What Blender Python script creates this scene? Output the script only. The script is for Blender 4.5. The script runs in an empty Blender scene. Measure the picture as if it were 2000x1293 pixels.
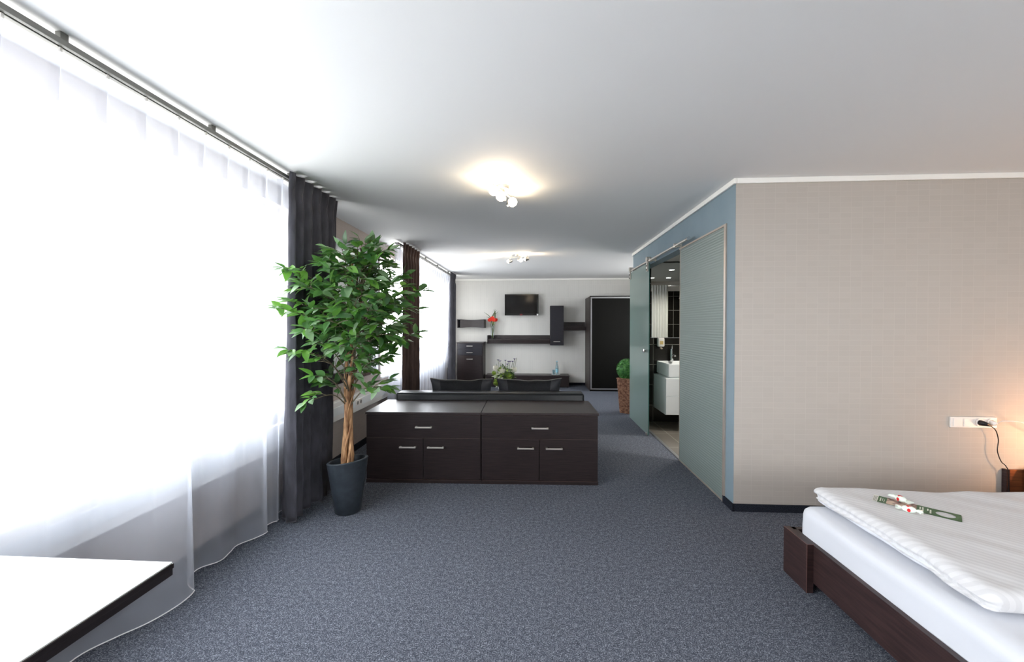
import bpy, bmesh, math, random
from mathutils import Vector, Matrix, noise
random.seed(7)
C = bpy.context.scene.collection
sc = bpy.context.scene
PI = math.pi

# ---------------------------------------------------------------- camera, world, exposure
W_, H_ = 2000.0, 1293.0
F_PX = 780.0
cam_d = bpy.data.cameras.new('camera'); cam = bpy.data.objects.new('camera', cam_d); C.objects.link(cam)
cam_d.sensor_width = 36.0; cam_d.lens = 36.0 * F_PX / W_; cam_d.clip_start = 0.02; cam_d.clip_end = 200
YAW = math.atan(46 / F_PX); PITCH = math.atan(11.3 / F_PX)
cam.location = (0, 0, 1.433)
cam.rotation_euler = (PI / 2 - PITCH, 0, YAW)
sc.camera = cam

sc.view_settings.view_transform = 'Standard'
sc.view_settings.look = 'None'
sc.view_settings.gamma = 1.0
sc.view_settings.use_curve_mapping = False
sc.view_settings.exposure = 0.54
sc.cycles.use_denoising = True
sc.cycles.max_bounces = 14
sc.cycles.diffuse_bounces = 8
sc.cycles.transparent_max_bounces = 16
sc.cycles.sample_clamp_indirect = 8.0
sc.cycles.caustics_reflective = False
sc.cycles.caustics_refractive = False

w = bpy.data.worlds.new('sky'); sc.world = w; w.use_nodes = True
nt = w.node_tree; nt.nodes.clear()
out = nt.nodes.new('ShaderNodeOutputWorld'); bg = nt.nodes.new('ShaderNodeBackground')
tc = nt.nodes.new('ShaderNodeTexCoord'); sp = nt.nodes.new('ShaderNodeSeparateXYZ'); rp = nt.nodes.new('ShaderNodeValToRGB')
mr = nt.nodes.new('ShaderNodeMapRange'); mr.inputs[1].default_value = -1; mr.inputs[2].default_value = 1
nt.links.new(tc.outputs['Generated'], sp.inputs[0]); nt.links.new(sp.outputs['Z'], mr.inputs[0]); nt.links.new(mr.outputs[0], rp.inputs[0])
# bright overcast sky above a paler street below the horizon
rp.color_ramp.elements[0].position = 0.40; rp.color_ramp.elements[0].color = (0.50, 0.50, 0.49, 1)
rp.color_ramp.elements[1].position = 0.55; rp.color_ramp.elements[1].color = (0.95, 0.975, 1.0, 1)
nt.links.new(rp.outputs[0], bg.inputs[0]); nt.links.new(bg.outputs[0], out.inputs[0])
bg.inputs[1].default_value = 11.0

# daylight portals in two real and two added window openings and warm lamps are made with those windows and lamps
def area(name, loc, rot, sx, sy, power, color=(1, 1, 1), portal=False, spread=None):
    l = bpy.data.lights.new(name, 'AREA'); l.shape = 'RECTANGLE'; l.size = sx; l.size_y = sy; l.energy = power; l.color = color
    o = bpy.data.objects.new(name, l); C.objects.link(o); o.location = loc; o.rotation_euler = rot
    if portal: l.cycles.is_portal = True
    return o
area('window_portal', (-2.32, 0.72, 1.57), (0, -PI / 2, 0), 1.66, 5.0, 1, portal=True)
area('window_portal', (-2.32, 6.98, 1.57), (0, -PI / 2, 0), 1.66, 3.6, 1, portal=True)

area('window_portal', (3.05, -2.21, 1.6), (PI / 2, 0, 0), 1.9, 1.4, 1, portal=True)  # portal of the added window behind the camera

area('window_portal', (3.16, 7.675, 1.6), (0, PI / 2, 0), 1.4, 1.85, 1, portal=True)  # portal of the added lounge window

# ---------------------------------------------------------------- helpers
def obj(name, bm, m, parent=None, smooth=False, sharp=None):
    me = bpy.data.meshes.new(name)
    bmesh.ops.recalc_face_normals(bm, faces=bm.faces)
    if smooth:
        for f in bm.faces: f.smooth = True
        lim = math.radians(sharp if sharp else 40)
        for e in bm.edges:
            if len(e.link_faces) == 2 and e.calc_face_angle(0) > lim: e.smooth = False
    bm.to_mesh(me); bm.free()
    ms = m if isinstance(m, (list, tuple)) else [m]
    for x in ms: me.materials.append(x)
    o = bpy.data.objects.new(name, me); C.objects.link(o)
    if parent: o.parent = parent
    return o
def thing(name, label, cat, loc=(0, 0, 0), rotz=0, group=None):
    o = bpy.data.objects.new(name, None); C.objects.link(o); o.empty_display_size = 0.1
    o.location = loc; o.rotation_euler = (0, 0, rotz); o['label'] = label; o['category'] = cat
    if group: o['group'] = group
    return o
def tag(o, label, cat, group=None):
    o['label'] = label; o['category'] = cat
    if group: o['group'] = group
    return o
def struct(name, bm, m, parent=None, **k):
    o = obj(name, bm, m, parent, **k)
    if not parent: o['kind'] = 'structure'
    return o
def lab(o, s): o['label'] = s; return o
def bx(bm, x0, x1, y0, y1, z0, z1, bev=0.0, seg=2, rot=None, mat=0):
    r = bmesh.ops.create_cube(bm, size=1)
    vs = r['verts']
    bmesh.ops.scale(bm, vec=(abs(x1 - x0), abs(y1 - y0), abs(z1 - z0)), verts=vs)
    bmesh.ops.translate(bm, vec=((x0 + x1) / 2, (y0 + y1) / 2, (z0 + z1) / 2), verts=vs)
    fs = set(f for v in vs for f in v.link_faces)
    for f in fs: f.material_index = mat
    if bev > 0:
        es = list(set(e for v in vs for e in v.link_edges))
        bev = min(bev, 0.45 * min(abs(x1 - x0), abs(y1 - y0), abs(z1 - z0)))
        bmesh.ops.bevel(bm, geom=es, offset=bev, segments=seg, affect='EDGES', profile=0.5)
    return bm
def box(*a, **k):
    return bx(bmesh.new(), *a, **k)
def ring_loft(bm, rings, cap=True, closed=True, mat=0):
    vs = [[bm.verts.new(p) for p in r] for r in rings]
    n = len(vs[0])
    for a, b in zip(vs[:-1], vs[1:]):
        for i in range(n if closed else n - 1):
            j = (i + 1) % n
            f = bm.faces.new((a[i], a[j], b[j], b[i])); f.material_index = mat
    if cap and closed:
        for r in (vs[0], vs[-1]):
            try: bm.faces.new(r).material_index = mat
            except ValueError: pass
    return vs
def lathe(bm, prof, c=(0, 0, 0), n=32, cap=False, mat=0):
    rings = [[(c[0] + r * math.cos(2 * PI * i / n), c[1] + r * math.sin(2 * PI * i / n), c[2] + z) for i in range(n)] for r, z in prof]
    ring_loft(bm, rings, cap=cap, mat=mat); return bm
def tube(bm, pts, r, n=10, cap=True, mat=0):
    pts = [Vector(p) for p in pts]
    rr = r if isinstance(r, (list, tuple)) else [r] * len(pts)
    t0 = (pts[1] - pts[0]).normalized()
    up = Vector((0, 0, 1)) if abs(t0.z) < 0.9 else Vector((1, 0, 0))
    nrm = (up - t0 * up.dot(t0)).normalized()
    rings = []
    for i, p in enumerate(pts):
        a = pts[max(0, i - 1)]; b = pts[min(len(pts) - 1, i + 1)]
        t = (b - a).normalized()
        nrm = (nrm - t * nrm.dot(t)).normalized(); bi = t.cross(nrm)
        rings.append([p + (nrm * math.cos(2 * PI * k / n) + bi * math.sin(2 * PI * k / n)) * rr[i] for k in range(n)])
    ring_loft(bm, rings, cap=cap, mat=mat); return bm
def cyl(bm, a, b, r, n=20, mat=0): return tube(bm, [a, b], r, n, True, mat)
def crom(pts, k=8):
    P = [Vector(p) for p in pts]; P = [P[0] * 2 - P[1]] + P + [P[-1] * 2 - P[-2]]
    o = []
    for i in range(1, len(P) - 2):
        for j in range(k):
            t = j / k; a, b, c, d = P[i - 1:i + 3]
            o.append(0.5 * ((2 * b) + (c - a) * t + (2 * a - 5 * b + 4 * c - d) * t * t + (3 * b - a - 3 * c + d) * t ** 3))
    o.append(P[-2]); return o

# ---------------------------------------------------------------- materials
def lin(c):
    f = lambda v: (v / 255) / 12.92 if v / 255 <= 0.04045 else ((v / 255 + 0.055) / 1.055) ** 2.4
    return (f(c[0]), f(c[1]), f(c[2]), 1)
def mat(name, col, rough=0.5, metal=0.0, spec=0.5, coat=0.0, **kw):
    m = bpy.data.materials.new(name); m.use_nodes = True
    b = m.node_tree.nodes['Principled BSDF']
    b.inputs['Base Color'].default_value = lin(col) if max(col) > 1.001 else (*col, 1)
    b.inputs['Roughness'].default_value = rough; b.inputs['Metallic'].default_value = metal
    b.inputs['Specular IOR Level'].default_value = spec; b.inputs['Coat Weight'].default_value = coat
    for k, v in kw.items(): b.inputs[k].default_value = v
    return m
def nodes(m): return m.node_tree, m.node_tree.nodes['Principled BSDF']
def noise_mix(m, c1, c2, scale=(1, 1, 1), nscale=5, detail=4, lo=0.35, hi=0.65, bump=0.0, bdist=0.002, coord='Object'):
    t, b = nodes(m)
    tc = t.nodes.new('ShaderNodeTexCoord'); mp = t.nodes.new('ShaderNodeMapping'); mp.inputs['Scale'].default_value = scale
    nz = t.nodes.new('ShaderNodeTexNoise'); nz.inputs['Scale'].default_value = nscale; nz.inputs['Detail'].default_value = detail
    cr = t.nodes.new('ShaderNodeValToRGB')
    cr.color_ramp.elements[0].position = lo; cr.color_ramp.elements[0].color = lin(c1)
    cr.color_ramp.elements[1].position = hi; cr.color_ramp.elements[1].color = lin(c2)
    t.links.new(tc.outputs[coord], mp.inputs[0]); t.links.new(mp.outputs[0], nz.inputs[0]); t.links.new(nz.outputs[0], cr.inputs[0])
    t.links.new(cr.outputs[0], b.inputs['Base Color'])
    if bump:
        bp = t.nodes.new('ShaderNodeBump'); bp.inputs['Strength'].default_value = bump; bp.inputs['Distance'].default_value = bdist
        t.links.new(nz.outputs[0], bp.inputs['Height']); t.links.new(bp.outputs[0], b.inputs['Normal'])
    return m

M = {}
M['ceiling'] = mat('ceiling_paint', (230, 231, 231), 0.9)
M['trim'] = mat('white_gloss_trim', (248, 247, 242), 0.45)
M['blue'] = noise_mix(mat('blue_wall_paint', (128, 146, 155), 0.75), (126, 145, 155), (132, 150, 160), nscale=3)
M['white'] = mat('white_lacquer', (240, 243, 243), 0.3)
M['white_plastic'] = mat('white_plastic', (238, 236, 232), 0.35)
M['wood'] = noise_mix(mat('dark_wenge', (40, 31, 32), 0.42, spec=0.3), (30, 23, 24), (44, 35, 35), scale=(2, 2, 40), nscale=3, detail=6, bump=0.15, bdist=0.001)
M['wood_top'] = noise_mix(mat('dark_wenge_top', (44, 34, 34), 0.36, spec=0.5), (38, 30, 30), (50, 40, 40), scale=(2, 40, 2), nscale=3, detail=6)
M['wood_edge'] = mat('wenge_edge', (74, 56, 52), 0.5)
M['wood_blue'] = noise_mix(mat('dark_drawer_front', (38, 38, 44), 0.4, spec=0.3), (32, 32, 38), (42, 41, 48), scale=(2, 2, 40), nscale=3, detail=5)
M['wood_back'] = noise_mix(mat('dark_shelf_board', (50, 44, 44), 0.5), (40, 34, 35), (54, 47, 47), scale=(2, 2, 40), nscale=3, detail=5)
M['bed_wood'] = noise_mix(mat('bed_wenge', (52, 36, 36), 0.42, spec=0.4), (42, 29, 29), (60, 43, 42), scale=(2, 2, 30), nscale=3, detail=6)
M['black'] = mat('black_panel', (13, 13, 11), 0.45, spec=0.12)
M['dark'] = mat('dark_void', (12, 12, 13), 0.7)
M['steel'] = mat('brushed_steel', (222, 217, 209), 0.4, metal=1.0)
M['alu'] = mat('aluminium', (165, 165, 168), 0.4, metal=0.85)
M['track'] = mat('grey_curtain_track', (112, 112, 108), 0.4, metal=0.5)
M['chrome'] = mat('chrome', (225, 225, 225), 0.08, metal=1.0)
M['leather'] = noise_mix(mat('black_leather', (16, 20, 24), 0.36, spec=0.35), (13, 17, 21), (18, 23, 27), nscale=40, bump=0.1)
M['cushion'] = noise_mix(mat('black_cushion_cloth', (20, 22, 26), 0.65, spec=0.25), (18, 20, 24), (24, 26, 30), nscale=60, bump=0.1)
M['cushion_end'] = mat('grey_cushion_band', (34, 36, 42), 0.6)
M['piping'] = mat('pale_piping', (120, 118, 112), 0.5)
M['screen'] = mat('tv_screen', (6, 6, 7), 0.10, spec=0.3)
M['tv_frame'] = mat('tv_bezel', (12, 12, 13), 0.18)
M['red'] = mat('red_logo', (190, 40, 40), 0.5)
M['table_top'] = mat('white_laminate', (222, 228, 226), 0.32)
M['table_edge'] = mat('dark_table_edge', (24, 16, 18), 0.4)
M['pot'] = noise_mix(mat('anthracite_pot', (44, 50, 57), 0.6, spec=0.35), (42, 49, 56), (50, 57, 64), nscale=20)
M['soil'] = noise_mix(mat('soil', (30, 26, 22), 0.95), (20, 18, 16), (46, 38, 30), nscale=60, bump=0.6, bdist=0.01)
M['bark'] = noise_mix(mat('bark', (160, 120, 85), 0.8), (118, 80, 52), (196, 154, 112), scale=(1, 1, 0.25), nscale=45, detail=6, bump=0.5, bdist=0.004)
M['twig'] = mat('twig', (92, 84, 66), 0.8)
M['bottle'] = mat('water_bottle_glass', (190, 220, 228), 0.05, **{'Transmission Weight': 0.75, 'IOR': 1.3})
M['label_blue'] = mat('pale_blue_label', (150, 205, 222), 0.5)
M['glass'] = mat('clear_glass', (245, 250, 250), 0.02, **{'Transmission Weight': 1.0, 'IOR': 1.2})
M['petal_red'] = mat('red_petal', (222, 48, 22), 0.6)
M['petal_white'] = mat('ivory_petal', (246, 242, 224), 0.6, **{'Subsurface Weight': 0.0})
M['petal_purple'] = mat('purple_petal', (92, 76, 128), 0.6)
M['leaf_lime'] = mat('lime_leaf', (140, 170, 58), 0.5)
M['leaf_deep'] = mat('deep_green_leaf', (78, 104, 52), 0.5)
M['leaf_white'] = mat('pale_leaf', (214, 224, 200), 0.5)
M['tile_floor'] = None
M['card_green'] = mat('green_card', (48, 92, 50), 0.4)
M['card_white'] = mat('white_print', (226, 226, 216), 0.5)
M['card_photo'] = noise_mix(mat('card_photo_print', (150, 120, 110), 0.4), (98, 62, 62), (206, 180, 160), nscale=30, lo=0.4, hi=0.6)
M['red_print'] = mat('red_print', (206, 24, 30), 0.4)
M['wrap'] = mat('candy_wrapper', (232, 242, 232), 0.35)
M['black_rubber'] = mat('black_cable', (14, 12, 14), 0.4)
M['socket_warm'] = mat('white_socket', (240, 234, 228), 0.35)
M['mirror'] = mat('mirror_glass', (225, 228, 228), 0.015, metal=1.0)

# carpet: fine blue grey pile with pale flecks
m = mat('carpet_pile', (70, 76, 90), 0.95, spec=0.15); M['carpet'] = m
t, b = nodes(m)
tc = t.nodes.new('ShaderNodeTexCoord')
n1 = t.nodes.new('ShaderNodeTexNoise'); n1.inputs['Scale'].default_value = 170; n1.inputs['Detail'].default_value = 3; n1.inputs['Roughness'].default_value = 0.65
n2 = t.nodes.new('ShaderNodeTexNoise'); n2.inputs['Scale'].default_value = 45; n2.inputs['Detail'].default_value = 2
cr = t.nodes.new('ShaderNodeValToRGB'); e = cr.color_ramp.elements
e[0].position = 0.30; e[0].color = lin((44, 47, 55)); e[1].position = 0.72; e[1].color = lin((158, 163, 174))
x = e.new(0.5); x.color = lin((82, 87, 98))
ad = t.nodes.new('ShaderNodeMath'); ad.operation = 'MULTIPLY_ADD'; ad.inputs[1].default_value = 0.25
sb = t.nodes.new('ShaderNodeMath'); sb.operation = 'MULTIPLY_ADD'; sb.inputs[1].default_value = 1.0; sb.inputs[2].default_value = -0.125
for nn in (n1, n2): t.links.new(tc.outputs['Object'], nn.inputs[0])
t.links.new(n2.outputs[0], ad.inputs[0]); t.links.new(n1.outputs[0], sb.inputs[0]); t.links.new(sb.outputs[0], ad.inputs[2])
t.links.new(ad.outputs[0], cr.inputs[0]); t.links.new(cr.outputs[0], b.inputs['Base Color'])
bp = t.nodes.new('ShaderNodeBump'); bp.inputs['Strength'].default_value = 0.6; bp.inputs['Distance'].default_value = 0.006
t.links.new(n1.outputs[0], bp.inputs['Height']); t.links.new(bp.outputs[0], b.inputs['Normal'])
M['carpet_strip'] = noise_mix(mat('carpet_skirting', (34, 38, 48), 0.95, spec=0.1), (24, 27, 34), (48, 52, 62), nscale=150, detail=2)

def wallpaper(name, base, line, plane, bw=0.079, rh=0.040, mortar=0.0012, strength=1.0):
    """beige vinyl with a fine woven grid; plane picks the two world axes of the wall"""
    m = mat(name, base, 0.6, spec=0.35); t, b = nodes(m)
    tc = t.nodes.new('ShaderNodeTexCoord'); s = t.nodes.new('ShaderNodeSeparateXYZ'); c = t.nodes.new('ShaderNodeCombineXYZ')
    t.links.new(tc.outputs['Object'], s.inputs[0])
    t.links.new(s.outputs[plane[0]], c.inputs[0]); t.links.new(s.outputs[plane[1]], c.inputs[1])
    br = t.nodes.new('ShaderNodeTexBrick'); br.offset = 0.0; br.inputs['Scale'].default_value = 1.0
    br.inputs['Brick Width'].default_value = bw; br.inputs['Row Height'].default_value = rh; br.inputs['Mortar Size'].default_value = mortar
    br.inputs['Mortar Smooth'].default_value = 0.2
    br.inputs['Color1'].default_value = lin(base)
    br.inputs['Color2'].default_value = lin(tuple(max(0, v - 3) for v in base)); br.inputs['Mortar'].default_value = lin(line)
    t.links.new(c.outputs[0], br.inputs[0])
    t.links.new(br.outputs[0], b.inputs['Base Color'])
    return m
M['paper_right'] = wallpaper('beige_wallpaper_right', (188, 181, 173), (195, 188, 180), ('X', 'Z'))
M['paper_left'] = wallpaper('beige_wallpaper_left', (176, 165, 158), (184, 174, 167), ('Y', 'Z'))
M['paper_back'] = wallpaper('grey_wallpaper_back', (222, 221, 216), (228, 227, 222), ('X', 'Z'), bw=0.05, rh=0.3, mortar=0.002)
M['plain_wall'] = mat('plain_wall_paint', (214, 208, 202), 0.85)

def tiles(name, c1, c2, mortar, plane, bw, rh, ms=0.004, rough=0.25, off=0.0):
    m = mat(name, c1, rough); t, b = nodes(m)
    tc = t.nodes.new('ShaderNodeTexCoord'); s = t.nodes.new('ShaderNodeSeparateXYZ'); c = t.nodes.new('ShaderNodeCombineXYZ')
    t.links.new(tc.outputs['Object'], s.inputs[0]); t.links.new(s.outputs[plane[0]], c.inputs[0]); t.links.new(s.outputs[plane[1]], c.inputs[1])
    mp = t.nodes.new('ShaderNodeMapping'); mp.inputs['Location'].default_value = (0.06, 0.05, 0)
    t.links.new(c.outputs[0], mp.inputs[0])
    br = t.nodes.new('ShaderNodeTexBrick'); br.offset = off; br.inputs['Scale'].default_value = 1.0
    br.inputs['Brick Width'].default_value = bw; br.inputs['Row Height'].default_value = rh; br.inputs['Mortar Size'].default_value = ms
    br.inputs['Color1'].default_value = lin(c1); br.inputs['Color2'].default_value = lin(c2); br.inputs['Mortar'].default_value = lin(mortar)
    t.links.new(mp.outputs[0], br.inputs[0]); t.links.new(br.outputs[0], b.inputs['Base Color'])
    return m
M['tile_wall_xz'] = tiles('black_wall_tile', (20, 19, 16), (24, 22, 19), (120, 120, 114), ('X', 'Z'), 0.6, 0.3)
M['tile_wall_yz'] = tiles('black_wall_tile_side', (20, 19, 16), (24, 22, 19), (120, 120, 114), ('Y', 'Z'), 0.6, 0.3)
M['tile_floor'] = tiles('grey_floor_tile', (112, 107, 100), (120, 114, 106), (170, 166, 158), ('X', 'Y'), 0.6, 0.6, ms=0.005, rough=0.35)

# leaves: thin, glossy, let some daylight through
def leafmat(name, c1, c2):
    m = noise_mix(mat(name, c1, 0.42, spec=0.4), c1, c2, nscale=9, lo=0.3, hi=0.7)
    t, b = nodes(m); o = t.nodes['Material Output']
    tr = t.nodes.new('ShaderNodeBsdfTranslucent'); mx = t.nodes.new('ShaderNodeMixShader'); mx.inputs[0].default_value = 0.26
    tr.inputs[0].default_value = lin((104, 160, 62))
    t.links.new(b.outputs[0], mx.inputs[1]); t.links.new(tr.outputs[0], mx.inputs[2]); t.links.new(mx.outputs[0], o.inputs[0])
    return m
M['leaf'] = leafmat('ficus_leaf', (50, 92, 50), (84, 126, 70))
M['leaf2'] = leafmat('ficus_leaf_pale', (96, 128, 92), (142, 166, 132))
M['leaf3'] = leafmat('ficus_leaf_bright', (70, 122, 46), (108, 152, 66))
M['leaf_back'] = leafmat('ficus_leaf_dark', (34, 64, 40), (52, 84, 50))

def sheer_mat(name, tint, see):
    m = bpy.data.materials.new(name); m.use_nodes = True; t = m.node_tree; t.nodes.clear()
    o = t.nodes.new('ShaderNodeOutputMaterial'); tr = t.nodes.new('ShaderNodeBsdfTransparent'); tl = t.nodes.new('ShaderNodeBsdfTranslucent')
    df = t.nodes.new('ShaderNodeBsdfDiffuse'); a = t.nodes.new('ShaderNodeMixShader'); c = t.nodes.new('ShaderNodeMixShader')
    tl.inputs[0].default_value = lin(tint); df.inputs[0].default_value = lin(tint)
    a.inputs[0].default_value = 0.5
    lw = t.nodes.new('ShaderNodeLayerWeight'); lw.inputs[0].default_value = 0.35
    mr = t.nodes.new('ShaderNodeMapRange'); mr.inputs[3].default_value = 1 - see; mr.inputs[4].default_value = min(1, 1 - see + 0.3)
    t.links.new(lw.outputs['Facing'], mr.inputs[0]); t.links.new(mr.outputs[0], c.inputs[0])
    t.links.new(tl.outputs[0], a.inputs[1]); t.links.new(df.outputs[0], a.inputs[2])
    t.links.new(tr.outputs[0], c.inputs[1]); t.links.new(a.outputs[0], c.inputs[2]); t.links.new(c.outputs[0], o.inputs[0])
    return m
M['sheer'] = sheer_mat('white_sheer_voile', (214, 219, 230), 0.60)
M['hem'] = mat('sheer_hem_thread', (238, 236, 238), 0.7)
def drape_mat(name, c1, c2):
    m = noise_mix(mat(name, c1, 0.85, spec=0.15), c1, c2, scale=(1, 1, 0.3), nscale=25, detail=4)
    nodes(m)[1].inputs['Sheen Weight'].default_value = 0.15; nodes(m)[1].inputs['Sheen Roughness'].default_value = 0.4
    return m
M['drape'] = drape_mat('charcoal_drape', (66, 66, 72), (78, 78, 85))
M['drape_brown'] = drape_mat('brown_charcoal_drape', (66, 53, 50), (78, 62, 57))

def frosted(name, col, rough, ribs, dif, dc):
    m = bpy.data.materials.new(name); m.use_nodes = True; t = m.node_tree; t.nodes.clear()
    o = t.nodes.new('ShaderNodeOutputMaterial')
    rf = t.nodes.new('ShaderNodeBsdfRefraction'); rf.inputs['Roughness'].default_value = rough; rf.inputs['IOR'].default_value = 1.12
    rf.inputs[0].default_value = lin(col)
    gl = t.nodes.new('ShaderNodeBsdfGlossy'); gl.inputs['Roughness'].default_value = 0.14
    df = t.nodes.new('ShaderNodeBsdfDiffuse'); df.inputs[0].default_value = lin(dc)
    tl = t.nodes.new('ShaderNodeBsdfTranslucent'); tl.inputs[0].default_value = lin(dc)
    a = t.nodes.new('ShaderNodeMixShader'); a.inputs[0].default_value = dif
    d = t.nodes.new('ShaderNodeMixShader'); d.inputs[0].default_value = 0.3
    c = t.nodes.new('ShaderNodeMixShader'); fr = t.nodes.new('ShaderNodeFresnel'); fr.inputs[0].default_value = 1.85
    t.links.new(df.outputs[0], d.inputs[1]); t.links.new(tl.outputs[0], d.inputs[2])
    t.links.new(rf.outputs[0], a.inputs[1]); t.links.new(d.outputs[0], a.inputs[2])
    t.links.new(fr.outputs[0], c.inputs[0]); t.links.new(a.outputs[0], c.inputs[1]); t.links.new(gl.outputs[0], c.inputs[2])
    t.links.new(c.outputs[0], o.inputs[0])
    if ribs:
        tc = t.nodes.new('ShaderNodeTexCoord'); wv = t.nodes.new('ShaderNodeTexWave'); wv.bands_direction = 'Z'; wv.inputs['Scale'].default_value = 14.0
        bp = t.nodes.new('ShaderNodeBump'); bp.inputs['Strength'].default_value = 0.5; bp.inputs['Distance'].default_value = 0.003
        t.links.new(tc.outputs['Object'], wv.inputs[0]); t.links.new(wv.outputs['Fac'], bp.inputs['Height'])
        for x in (rf, gl, df): t.links.new(bp.outputs[0], x.inputs['Normal'])
    return m
M['frost_ribbed'] = frosted('ribbed_frosted_glass', (225, 238, 232), 0.34, True, 0.50, (216, 236, 230))
M['frost_door'] = frosted('frosted_door_glass', (190, 222, 214), 0.32, False, 0.52, (196, 226, 218))

def emit(name, col, s):
    m = bpy.data.materials.new(name); m.use_nodes = True; t = m.node_tree; t.nodes.clear()
    o = t.nodes.new('ShaderNodeOutputMaterial'); e = t.nodes.new('ShaderNodeEmission'); e.inputs[0].default_value = (*col, 1); e.inputs[1].default_value = s
    t.links.new(e.outputs[0], o.inputs[0]); return m
M['bulb'] = emit('lit_bulb', (1.0, 0.80, 0.55), 60.0)
M['downlight'] = emit('lit_downlight', (1.0, 0.97, 0.9), 14.0)

# linen
M['sheet'] = mat('white_sheet', (214, 217, 224), 0.8)
m = mat('striped_duvet', (238, 238, 240), 0.7); M['duvet'] = m
t, b = nodes(m)
tc = t.nodes.new('ShaderNodeTexCoord'); sx = t.nodes.new('ShaderNodeSeparateXYZ'); mp = t.nodes.new('ShaderNodeCombineXYZ'); su = t.nodes.new('ShaderNodeMath'); su.operation = 'ADD'
t.links.new(tc.outputs['Object'], sx.inputs[0]); t.links.new(sx.outputs['X'], su.inputs[0]); t.links.new(sx.outputs['Y'], su.inputs[1]); t.links.new(su.outputs[0], mp.inputs[0])
wv = t.nodes.new('ShaderNodeTexWave'); wv.bands_direction = 'X'; wv.inputs['Scale'].default_value = 7.6; wv.inputs['Distortion'].default_value = 0.0
cr = t.nodes.new('ShaderNodeValToRGB'); cr.color_ramp.elements[0].position = 0.42; cr.color_ramp.elements[1].position = 0.58
cr.color_ramp.elements[0].color = lin((207, 207, 209)); cr.color_ramp.elements[1].color = lin((216, 216, 218))
t.links.new(mp.outputs[0], wv.inputs[0]); t.links.new(wv.outputs['Fac'], cr.inputs[0]); t.links.new(cr.outputs[0], b.inputs['Base Color'])

# basket weave
m = mat('wicker', (130, 92, 72), 0.75); M['wicker'] = m
t, b = nodes(m)
tc = t.nodes.new('ShaderNodeTexCoord'); nz = t.nodes.new('ShaderNodeTexNoise'); nz.inputs['Scale'].default_value = 35
cr = t.nodes.new('ShaderNodeValToRGB'); cr.color_ramp.elements[0].position = 0.35; cr.color_ramp.elements[1].position = 0.7
cr.color_ramp.elements[0].color = lin((96, 60, 44)); cr.color_ramp.elements[1].color = lin((172, 128, 100))
t.links.new(tc.outputs['Object'], nz.inputs[0]); t.links.new(nz.outputs[0], cr.inputs[0]); t.links.new(cr.outputs[0], b.inputs['Base Color'])
M['boxwood'] = noise_mix(mat('boxwood_leaf', (50, 110, 50), 0.55), (28, 84, 32), (86, 150, 70), nscale=30)

# ---------------------------------------------------------------- room shell
CH = 2.55
XL, XR, XB = -2.06, 4.4, 1.525      # window wall, bed-head wall, blue wall
YF, YR, YE, YBK = -2.0, 3.16, 6.36, 9.60
struct('floor', box(XL - 0.25, XR + 0.1, YF - 0.1, YBK + 0.1, -0.1, 0.0), M['carpet'])
struct('ceiling', box(XL - 0.25, XR + 0.1, YF - 0.1, YBK + 0.1, CH, CH + 0.1), M['ceiling'])
struct('wall_back', box(XL, 3.3, YBK, YBK + 0.1, 0, CH), M['paper_back'])
struct('wall_right', box(XB + 0.003, XR + 0.1, YR, YR + 0.12, 0, CH), M['paper_right'])
struct('wall_bed_head', box(XR, XR + 0.1, YF, YR, 0, CH), M['plain_wall'])
FX0, FX1, FZ0, FZ1 = 2.1, 4.0, 0.9, 2.3  # opening for the added window behind the camera
bm = bmesh.new()
bx(bm, XL - 0.25, FX0, YF - 0.2, YF, 0, CH); bx(bm, FX1, XR + 0.1, YF - 0.2, YF, 0, CH)
bx(bm, FX0, FX1, YF - 0.2, YF, 0, FZ0); bx(bm, FX0, FX1, YF - 0.2, YF, FZ1, CH)
struct('wall_front', bm, M['plain_wall'])
LY0, LY1, LZ0, LZ1 = 6.75, 8.6, 0.9, 2.3  # opening for the added, hidden lounge window
bm = bmesh.new()
bx(bm, 2.95, 3.15, YE, LY0, 0, CH); bx(bm, 2.95, 3.15, LY1, YBK, 0, CH); bx(bm, 2.95, 3.15, LY0, LY1, 0, LZ0); bx(bm, 2.95, 3.15, LY0, LY1, LZ1, CH)
struct('wall_lounge_right', bm, M['plain_wall'])
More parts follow.
